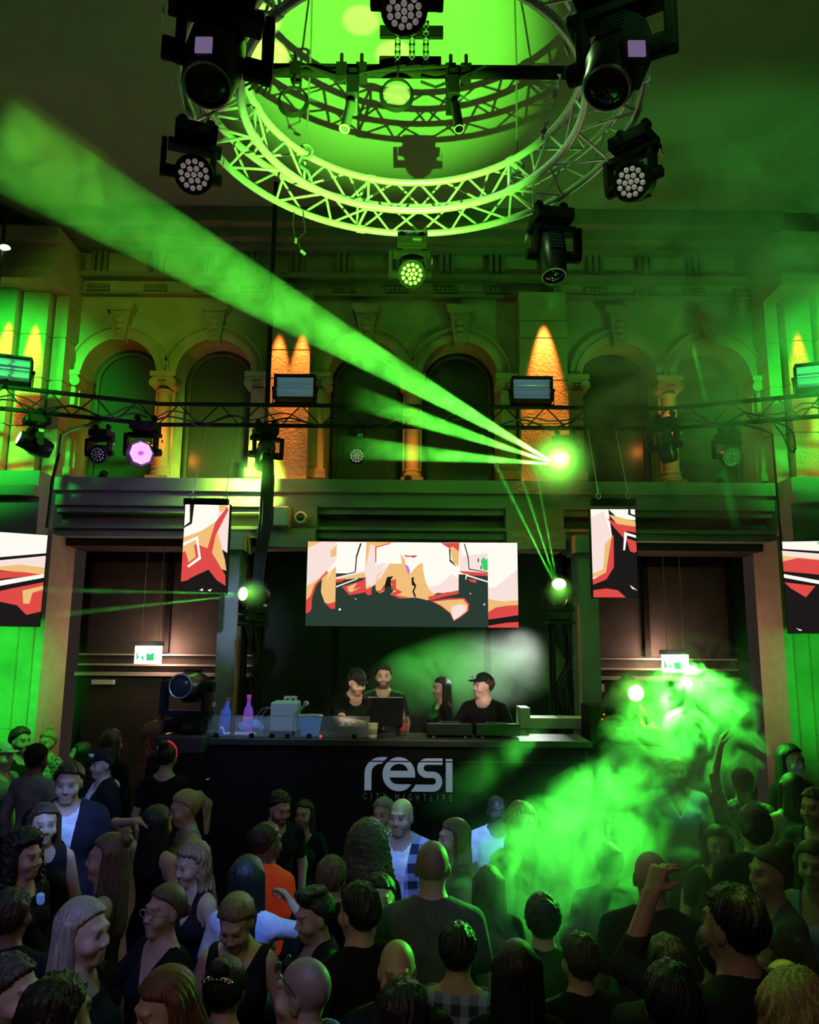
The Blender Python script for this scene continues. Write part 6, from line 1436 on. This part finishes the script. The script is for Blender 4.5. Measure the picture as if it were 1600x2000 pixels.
crowd(374, 1690, 82, -40, 'person with wavy blond hair and bare shoulder looking down left', 'f', hair=('wavy', (0.30, 0.2, 0.11)), top=('tank', CB), pitch=8, extra=(('strap', CB, -1),))
crowd(320, 1783, 98, -38, 'person with glasses and pinned up hair looking left with open mouth', 'f', hair=('lowbun', LBR), top=('vneck', CB), fat=1.12, pitch=-6, extra=(('glasses',), ('strap', CB, 1), ('necklace',)),
      R_=dict(w=(-0.16, -0.36, 1.16), pole=(-0.9, 0.2, 0.9), vis=True, curl=0.75, n=(0.6, -0.4, 0)))
crowd(163, 1826, 118, 78, 'person with long straight blond hair in profile facing right', 'f', hair=('longdown', (0.36, 0.28, 0.19)), top=('long', CB), Y=3.15)
crowd(22, 1792, 92, 172, 'dark haired person at left edge seen from behind above the bottle', hair=('short', BRN), top=('long', CB), skin=BROWN, Y=3.75,
      L_=None, R_=dict(w=(0.12, -0.38, 1.42), pole=(-0.6, -0.1, 0.9), vis=True, curl=0.8, n=(-0.3, -0.6, 0.3)))
crowd(20, 1945, 128, 82, 'bearded person at lower left corner in profile facing right', hair=('short', BRN), top=('long', CB), beard=0.5, Y=2.75)
crowd(322, 1968, 122, -48, 'person with chin length red brown hair at bottom edge looking down left', 'f', hair=('bob', (0.13, 0.05, 0.025)), top=('long', CB), pitch=14, Y=2.85)
crowd(110, 1998, 120, 150, 'dark hair top of a person at the bottom edge left of centre', hair=('short', BLK), top=('long', CB), Y=2.55)
crowd(462, 1795, 100, -6, 'person with slicked back hair and low bun looking down in black dress', 'f', hair=('lowbun', (0.16, 0.10, 0.05)), top=('vsleeveless', CB, 0.55), pitch=28, fat=1.05)
crowd(440, 1935, 118, 175, 'person at bottom with a sparkling clip in dark hair', 'f', hair=('bun', BLK), top=('long', CB), extra=(('clip',),), Y=2.85)
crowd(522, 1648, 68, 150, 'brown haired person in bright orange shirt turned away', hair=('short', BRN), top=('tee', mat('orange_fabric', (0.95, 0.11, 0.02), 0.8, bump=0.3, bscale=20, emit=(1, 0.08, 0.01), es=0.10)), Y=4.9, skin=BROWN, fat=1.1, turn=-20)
crowd(484, 1722, 88, 168, 'long dark haired person in pale blue top with raised hand and red nails', 'f', hair=('longdown', BLK), top=('tee', (0.65, 0.72, 0.9)), Y=4.05, R_=dict(w=(-0.14, -0.33, 1.42), pole=(-0.9, -0.2, 1.0), vis=True, curl=0.55, n=(0.9, 0.1, 0)),
      extra=(('nails', mat('red_nails', (0.85, 0.03, 0.08), 0.25), -1),))
crowd(614, 1792, 98, -62, 'person with dark quiff in black jacket looking down left', hair=('quiff', BLK), top=('shirt', (0.1, 0.1, 0.1)), jacket=CB, pitch=8, beard=0.35)
crowd(592, 1945, 130, -112, 'bald person in patterned blue shirt at the bottom with sunglasses on forehead', hair=('buzz', BRN), top=('shirt', spots((0.03, 0.04, 0.09), (0.4, 0.5, 0.75), 45)), Y=2.8, extra=(('shades',),), fat=1.1)
crowd(546, 1577, 62, 28, 'dim bearded person with dark hair bending toward the one beside', hair=('short', BLK), top=('tee', CB), beard=0.7, pitch=18, turn=15)
crowd(594, 1592, 58, -15, 'dim person in black V neck close to the booth front', 'f', hair=('long', BRN), top=('vneck', CB))
crowd(720, 1655, 84, 160, 'person with very big curly hair seen from behind', 'f', hair=('bigcurly', (0.07, 0.07, 0.03)), top=('long', CB), extra=(('earring', M['white_pl'], 1),))
crowd(748, 1592, 52, -25, 'person with slicked green lit hair behind the bald one', hair=('short', GRY), top=('tee', CB))
crowd(784, 1598, 70, -14, 'bald person in white shirt under open blue checked overshirt', hair=None, top=('tee', CW), jacket=plaid((0.02, 0.02, 0.05), (0.42, 0.46, 0.75)), turn=-8, skin=TAN, fat=1.08)
crowd(886, 1640, 74, -78, 'person in profile facing left with swept back brown hair', 'f', hair=('longdown', LBR), top=('long', CB))
crowd(970, 1584, 60, 6, 'person with dark skin in bright white T shirt', hair=('buzz', BLK), top=('tee', CW), skin=DARK_SKIN, fat=1.05)
crowd(1020, 1612, 76, 12, 'person with long curly blond hair beside the white shirt', 'f', hair=('wavy', (0.25, 0.18, 0.08)), top=('vneck', CB))
crowd(648, 1718, 84, 172, 'brown haired person seen from behind right of the orange shirt', hair=('short', LBR), top=('long', CB))
crowd(742, 1758, 84, 4, 'dim person in black facing the camera below the checked overshirt', 'f', hair=('short', BLK), top=('vneck', CB), Y=4.0)
crowd(845, 1698, 92, 176, 'broad person in dark grey T shirt with cropped hair from behind', hair=('buzz', BRN), top=('tee', CG), fat=1.2, extra=(('necklace',),))
crowd(700, 1785, 92, -140, 'dark haired person seen from behind left of the dim facing person', hair=('short', BLK), top=('long', CB), Y=3.55)
# right side, in the smoke
crowd(1126, 1585, 58, 0, 'faint person in drifting smoke right of the curly blond hair', hair=('short', BRN), top=('tee', CG))
crowd(1322, 1508, 50, -12, 'person with pale blue shirt half hidden in bright smoke', hair=('short', RED), top=('shirt', (0.62, 0.72, 0.75)), Y=6.6)
crowd(1272, 1718, 104, 166, 'bald person seen from behind in the green smoke', hair=None, top=('tee', CB), fat=1.15)
crowd(1402, 1652, 74, -14, 'dim person facing the camera right of the bald head', 'f', hair=('bob', BLK), top=('vneck', CB))
crowd(1432, 1815, 104, -150, 'person lifting a clenched hand beside the bald head', hair=('short', BLK), top=('long', (0.03, 0.04, 0.03)), Y=3.05, L_=dict(w=(0.10, -0.26, 1.68), pole=(0.6, -0.2, 0.8), vis=True, curl=0.9, n=(-0.8, 0, 0.2)))
crowd(1474, 1622, 78, 170, 'person with dark curly hair from behind on the right', hair=('curly', BLK), top=('long', CB))
crowd(1546, 1488, 62, 22, 'person with long black hair and green lit face by right wall', 'f', hair=('longdown', BLK), top=('long', CB))
crowd(1548, 1545, 60, 172, 'dark haired person with bare shoulder and blue grey top at right', 'f', hair=('bob', BLK), top=('tank', (0.3, 0.38, 0.45)), Y=5.6)
crowd(1504, 1708, 92, -80, 'person in profile facing left with hair in a bun on right', 'f', hair=('bun', BRN), top=('long', CG))
crowd(1588, 1692, 84, -35, 'pale face cut by the right edge above a blue top', 'f', hair=('long', BRN), top=('tank', (0.3, 0.42, 0.7)))
crowd(1592, 1580, 66, -60, 'dim person at the right edge behind the pale face', hair=('short', BLK), top=('long', CB))
crowd(1450, 1532, 58, 172, 'dark haired person raising an arm in green haze before the right door', hair=('short', BLK), top=('long', spots((0.35, 0.38, 0.36), (0.05, 0.05, 0.05))), L_=dict(w=(0.14, -0.1, 1.92), pole=(0.9, 0.0, 1.6), vis=True, curl=0.3))
crowd(1398, 1868, 104, 176, 'dark curly head low on the right with green lit rim', hair=('curly', BLK), top=('long', CB))
crowd(1302, 1892, 104, 170, 'person with short hair from behind low right of centre', hair=('short', BRN), top=('tee', CD), Y=3.25)
crowd(1312, 1966, 122, 168, 'round dark haired head at the bottom edge right of centre', hair=('short', BLK), top=('long', CB), Y=2.75)
crowd(1516, 1868, 100, -120, 'person with a headband seen from behind low on the right', 'f', hair=('ponytail', BRN), top=('long', CB), extra=(('band', cloth((0.06, 0.09, 0.06))),), Y=3.5)
crowd(1538, 1945, 112, 160, 'person with blond highlights lit green near lower right corner', 'f', hair=('long', BLD), top=('long', CB), Y=3.0)
crowd(1562, 2000, 120, 150, 'brightly lit yellow blond hair at the lower right corner', 'f', hair=('wavy', (0.6, 0.45, 0.16)), top=('long', CB), Y=2.6)
crowd(776, 1902, 100, 0, 'dim pale bald face low in the middle of the crowd', hair=None, top=('tee', CB), Y=3.3)
crowd(786, 1998, 120, 175, 'dark head at the bottom edge in the middle', hair=('short', BLK), top=('long', CB), Y=2.6)
crowd(895, 1862, 96, 170, 'person in blue checked shirt low in the middle seen from behind', hair=('short', BLK), top=('shirt', plaid((0.03, 0.04, 0.07), (0.3, 0.38, 0.55), 12)), Y=3.5)
crowd(1010, 1905, 104, 178, 'dark haired person from behind low right of the checked shirt', 'f', hair=('long', BLK), top=('long', CB), Y=3.15)
crowd(1132, 1880, 100, -165, 'dim person from behind under the low green smoke', hair=('short', BRN), top=('long', CB), Y=3.35)
crowd(1190, 1690, 78, 175, 'dark head standing inside the low green smoke', hair=('short', BLK), top=('long', CB))
crowd(955, 1735, 84, 172, 'long haired person from behind left of the low smoke', 'f', hair=('long', BRN), top=('long', CB))
crowd(1215, 1572, 56, 170, 'dark haired person under the slanting yellow green beams', hair=('short', BLK), top=('long', CB))
crowd(1060, 1800, 90, 176, 'short haired person from behind beneath the bright smoke', hair=('curly', BLK), top=('tee', CB), Y=3.85)
# give everyone standing room: slide people along their own lines of sight until nobody shares a spot
PY = []
for a, k in QUEUE:
    Y = k['Y'] * 1.09 if k.get('Y') else FPX * 0.27 / a[2]; z0 = riser(a[0], a[1], Y); p = at(a[0], a[1], Y)
    lo_, hi_ = (1.56, 1.80) if (len(a) > 5 and a[5] == 'f') else (1.64, 1.95)
    Hc = (p.z - z0) / 0.9286; Ht = min(max(Hc, lo_), hi_)
    if abs(Ht - Hc) > 1e-3: p = atz(a[0], a[1], z0 + 0.9286 * Ht); Y = p.y
    PY.append([p.x / p.y, Y, Y, z0])
for it in range(120):
    for i in range(len(PY)):
        for j in range(i):
            A, B = PY[i], PY[j]; dx = A[0] * A[1] - B[0] * B[1]; dy = A[1] - B[1]
            if abs(dx) < 0.5 and dx * dx + dy * dy < 0.41 ** 2:
                n = math.sqrt(0.41 ** 2 - min(dx * dx, 0.16)) - abs(dy); s_ = 0.25 * n * (1 if dy >= 0 else -1)
                A[1] += s_; B[1] -= s_
    for A in PY: A[1] = min(max(A[1], A[2] - 0.32, 2.45), A[2] + 0.32)
for (a, k), A in zip(QUEUE, PY):
    k = dict(k); k['Y'] = A[1]; k['z0'] = A[3]; H = (at(a[0], a[1], A[1]).z - A[3]) / 0.9286; k['Hh'] = H if 1.5 < H < 2.02 else None
    person(*a, group='crowd on the dance floor', **k)
# what they hold
def who(txt): return [o for o in bpy.data.objects if txt in o.get('label', '')][0]
h = V3(*who('above the bottle')['hand_R'])
t = empty('drink_bottle', h + V3(0, 0, -0.10), (R(8), R(10), 0), 'bottle with a pale blue cap held up at the left edge', 'bottle')
c = MB(); c.lathe([(0.028, 0), (0.03, 0.01), (0.03, 0.13), (0.013, 0.18), (0.012, 0.2)], n=16); c.build('body', mat('clear_bottle', (0.12, 0.14, 0.3), 0.15), t, True)
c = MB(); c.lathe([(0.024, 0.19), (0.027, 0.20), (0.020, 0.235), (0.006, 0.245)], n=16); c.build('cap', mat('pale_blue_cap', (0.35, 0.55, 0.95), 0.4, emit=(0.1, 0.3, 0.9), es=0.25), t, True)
h = V3(*who('glasses and pinned up')['hand_R'])
t = empty('drinking_glass', h + V3(0, 0, -0.07), None, 'clear drinking glass held by the person with glasses', 'glass')
c = MB(); c.lathe([(0.026, 0), (0.028, 0.002), (0.034, 0.13), (0.032, 0.13), (0.026, 0.008)], n=18); c.build('tumbler', glass('tumbler_glass', (0.8, 0.9, 1.0), 0.03, 0.35), t, True)
c = MB(); c.cyl((0, 0, 0.01), (0.02, 0, 0.17), 0.003, n=6); c.build('straw', M['black_gloss'], t, True)

# ================================================================ haze and smoke
def volmat(name, dens, kind, length=1.0, fade=0.8, scale=2.0, detail=4.0, lo=0.35, hi=0.75, dist=1.0, floor_=0.0, seed=0.0, aniso=0.0, fall=1.0):
    mt = bpy.data.materials.new(name); mt.use_nodes = True; nt = mt.node_tree; N = nt.nodes; L_ = nt.links
    for n in list(N):
        if n.type == 'BSDF_PRINCIPLED': N.remove(n)
    vsn = N.new('ShaderNodeVolumeScatter'); vsn.inputs['Color'].default_value = (1, 1, 1, 1); vsn.inputs['Anisotropy'].default_value = aniso
    L_.new(vsn.outputs[0], N['Material Output'].inputs['Volume'])
    tc = N.new('ShaderNodeTexCoord'); geo = N.new('ShaderNodeNewGeometry')
    def math_(op, a_, b_=None, clamp=False):
        n = N.new('ShaderNodeMath'); n.operation = op; n.use_clamp = clamp
        for i, x in enumerate((a_, b_)):
            if x is None: continue
            if isinstance(x, (int, float)): n.inputs[i].default_value = x
            else: L_.new(x, n.inputs[i])
        return n.outputs[0]
    nz = N.new('ShaderNodeTexNoise'); nz.noise_dimensions = '3D'
    nz.inputs['Scale'].default_value = scale; nz.inputs['Detail'].default_value = detail; nz.inputs['Distortion'].default_value = dist
    nz.inputs['Roughness'].default_value = 0.55
    off = N.new('ShaderNodeVectorMath'); off.operation = 'ADD'; off.inputs[1].default_value = (seed, seed * 1.7, -seed)
    L_.new(geo.outputs['Position'], off.inputs[0]); L_.new(off.outputs[0], nz.inputs['Vector'])
    mr = N.new('ShaderNodeMapRange'); mr.interpolation_type = 'SMOOTHSTEP'
    mr.inputs['From Min'].default_value = lo; mr.inputs['From Max'].default_value = hi
    mr.inputs['To Min'].default_value = floor_; mr.inputs['To Max'].default_value = 1.0
    L_.new(nz.outputs['Fac'], mr.inputs['Value'])
    sep = N.new('ShaderNodeSeparateXYZ'); L_.new(tc.outputs['Object'], sep.inputs[0])
    if kind == 'beam':      # local z runs 0..1 along the beam
        r1 = N.new('ShaderNodeMapRange'); r1.interpolation_type = 'SMOOTHSTEP'
        r1.inputs['From Min'].default_value = fade * length; r1.inputs['From Max'].default_value = length
        r1.inputs['To Min'].default_value = 1.0; r1.inputs['To Max'].default_value = 0.0
        if fade < 0.9: r1.inputs['From Min'].default_value = length * 0.45; r1.inputs['From Max'].default_value = length * fade
        L_.new(sep.outputs['Z'], r1.inputs['Value']); fac = r1.outputs[0]
    else:                   # unit ball in object space
        ln = N.new('ShaderNodeVectorMath'); ln.operation = 'LENGTH'; L_.new(tc.outputs['Object'], ln.inputs[0])
        inv = math_('SUBTRACT', 1.0, ln.outputs['Value'], True); fac = math_('POWER', inv, fall)
    L_.new(math_('MULTIPLY', math_('MULTIPLY', fac, mr.outputs[0]), dens), vsn.inputs['Density'])
    return mt
for (a_, b_, half, dens, label, fade) in BEAMS:
    d = b_ - a_; L = d.length; t = math.tan(R(half * 1.12)); mb = MB()
    mb.lathe([(0.012, 0.0), (0.012 + t * L, L)], n=20)
    o = mb.build('light_ray', volmat('beam_haze', dens, 'beam', L, fade, scale=3.2, lo=0.36, hi=0.66, dist=1.0, floor_=0.3))
    o.location = a_; o.rotation_mode = 'QUATERNION'; o.rotation_quaternion = d.to_track_quat('Z', 'Y')
    tag(o, label, 'light beam', 'green light beams in the haze')
def puff(name, c, r, label, rot=0.0, **k):
    mb = MB(); mb.ball((0, 0, 0), 1.0, 24, 14)
    o = mb.build(name, volmat(name + '_density', kind='ball', **k)); o.location = c; o.scale = r; o.rotation_euler = (0, rot, 0)
    return tag(o, label, 'smoke', kind='stuff')
puff('smoke', at(1338, 1420, 6.85), (0.74, 0.5, 0.88), 'bright green smoke plume curling beside the right exit door', 0.5, dens=9.0, scale=2.3, detail=7, lo=0.48, hi=0.66, dist=2.6, seed=3.1, fall=0.6)
puff('smoke', at(1130, 1690, 4.95), (1.5, 0.55, 0.5), 'bright green smoke drifting low over the heads of the crowd', -0.6, dens=11.0, scale=2.2, detail=7, lo=0.45, hi=0.66, dist=2.6, seed=8.4, fall=0.6)
puff('haze', at(1480, 600, 8.2), (2.4, 1.2, 2.9), 'large soft green haze cloud under the ceiling on the right', 0.5, dens=1.5, scale=0.85, detail=5, lo=0.42, hi=0.64, dist=1.5, seed=1.3, fall=0.8)
puff('haze', at(925, 1312, 8.95), (1.3, 0.42, 0.52), 'soft green and white haze behind the people on stage', -0.15, dens=1.6, scale=1.6, detail=3, lo=0.3, hi=0.7, dist=0.8, seed=5.0, fall=0.9)
puff('haze', at(1400, 1760, 4.4), (1.7, 1.6, 0.9), 'thin green haze hanging over the right half of the crowd', 0.0, dens=0.22, scale=1.3, detail=4, lo=0.3, hi=0.7, dist=1.0, seed=2.2, fall=0.6)
puff('haze', at(955, 1502, 6.9), (0.72, 0.18, 0.24), 'faint green haze streak slanting past the booth logo', -0.62, dens=2.2, scale=2.5, detail=4, lo=0.3, hi=0.7, dist=1.0, seed=4.4, fall=1.3)
for i, (p_, r_, e_) in enumerate(GLOW):
    puff('haze', p_ + V3(0, -0.05, 0), (r_, r_, r_), 'glowing haze close around ' + ('the brightest green lamp under the wall truss', 'the green lamp right of the main screen', 'the green lamp left of the main screen', 'the round glowing lamp right of the booth', 'the lit ledge under the left pilaster')[i], 0.0, dens=16.0 if i == 0 else 8.0, scale=2.0, detail=1, lo=0.0, hi=0.5, dist=0.0, seed=0.5, fall=2.4)
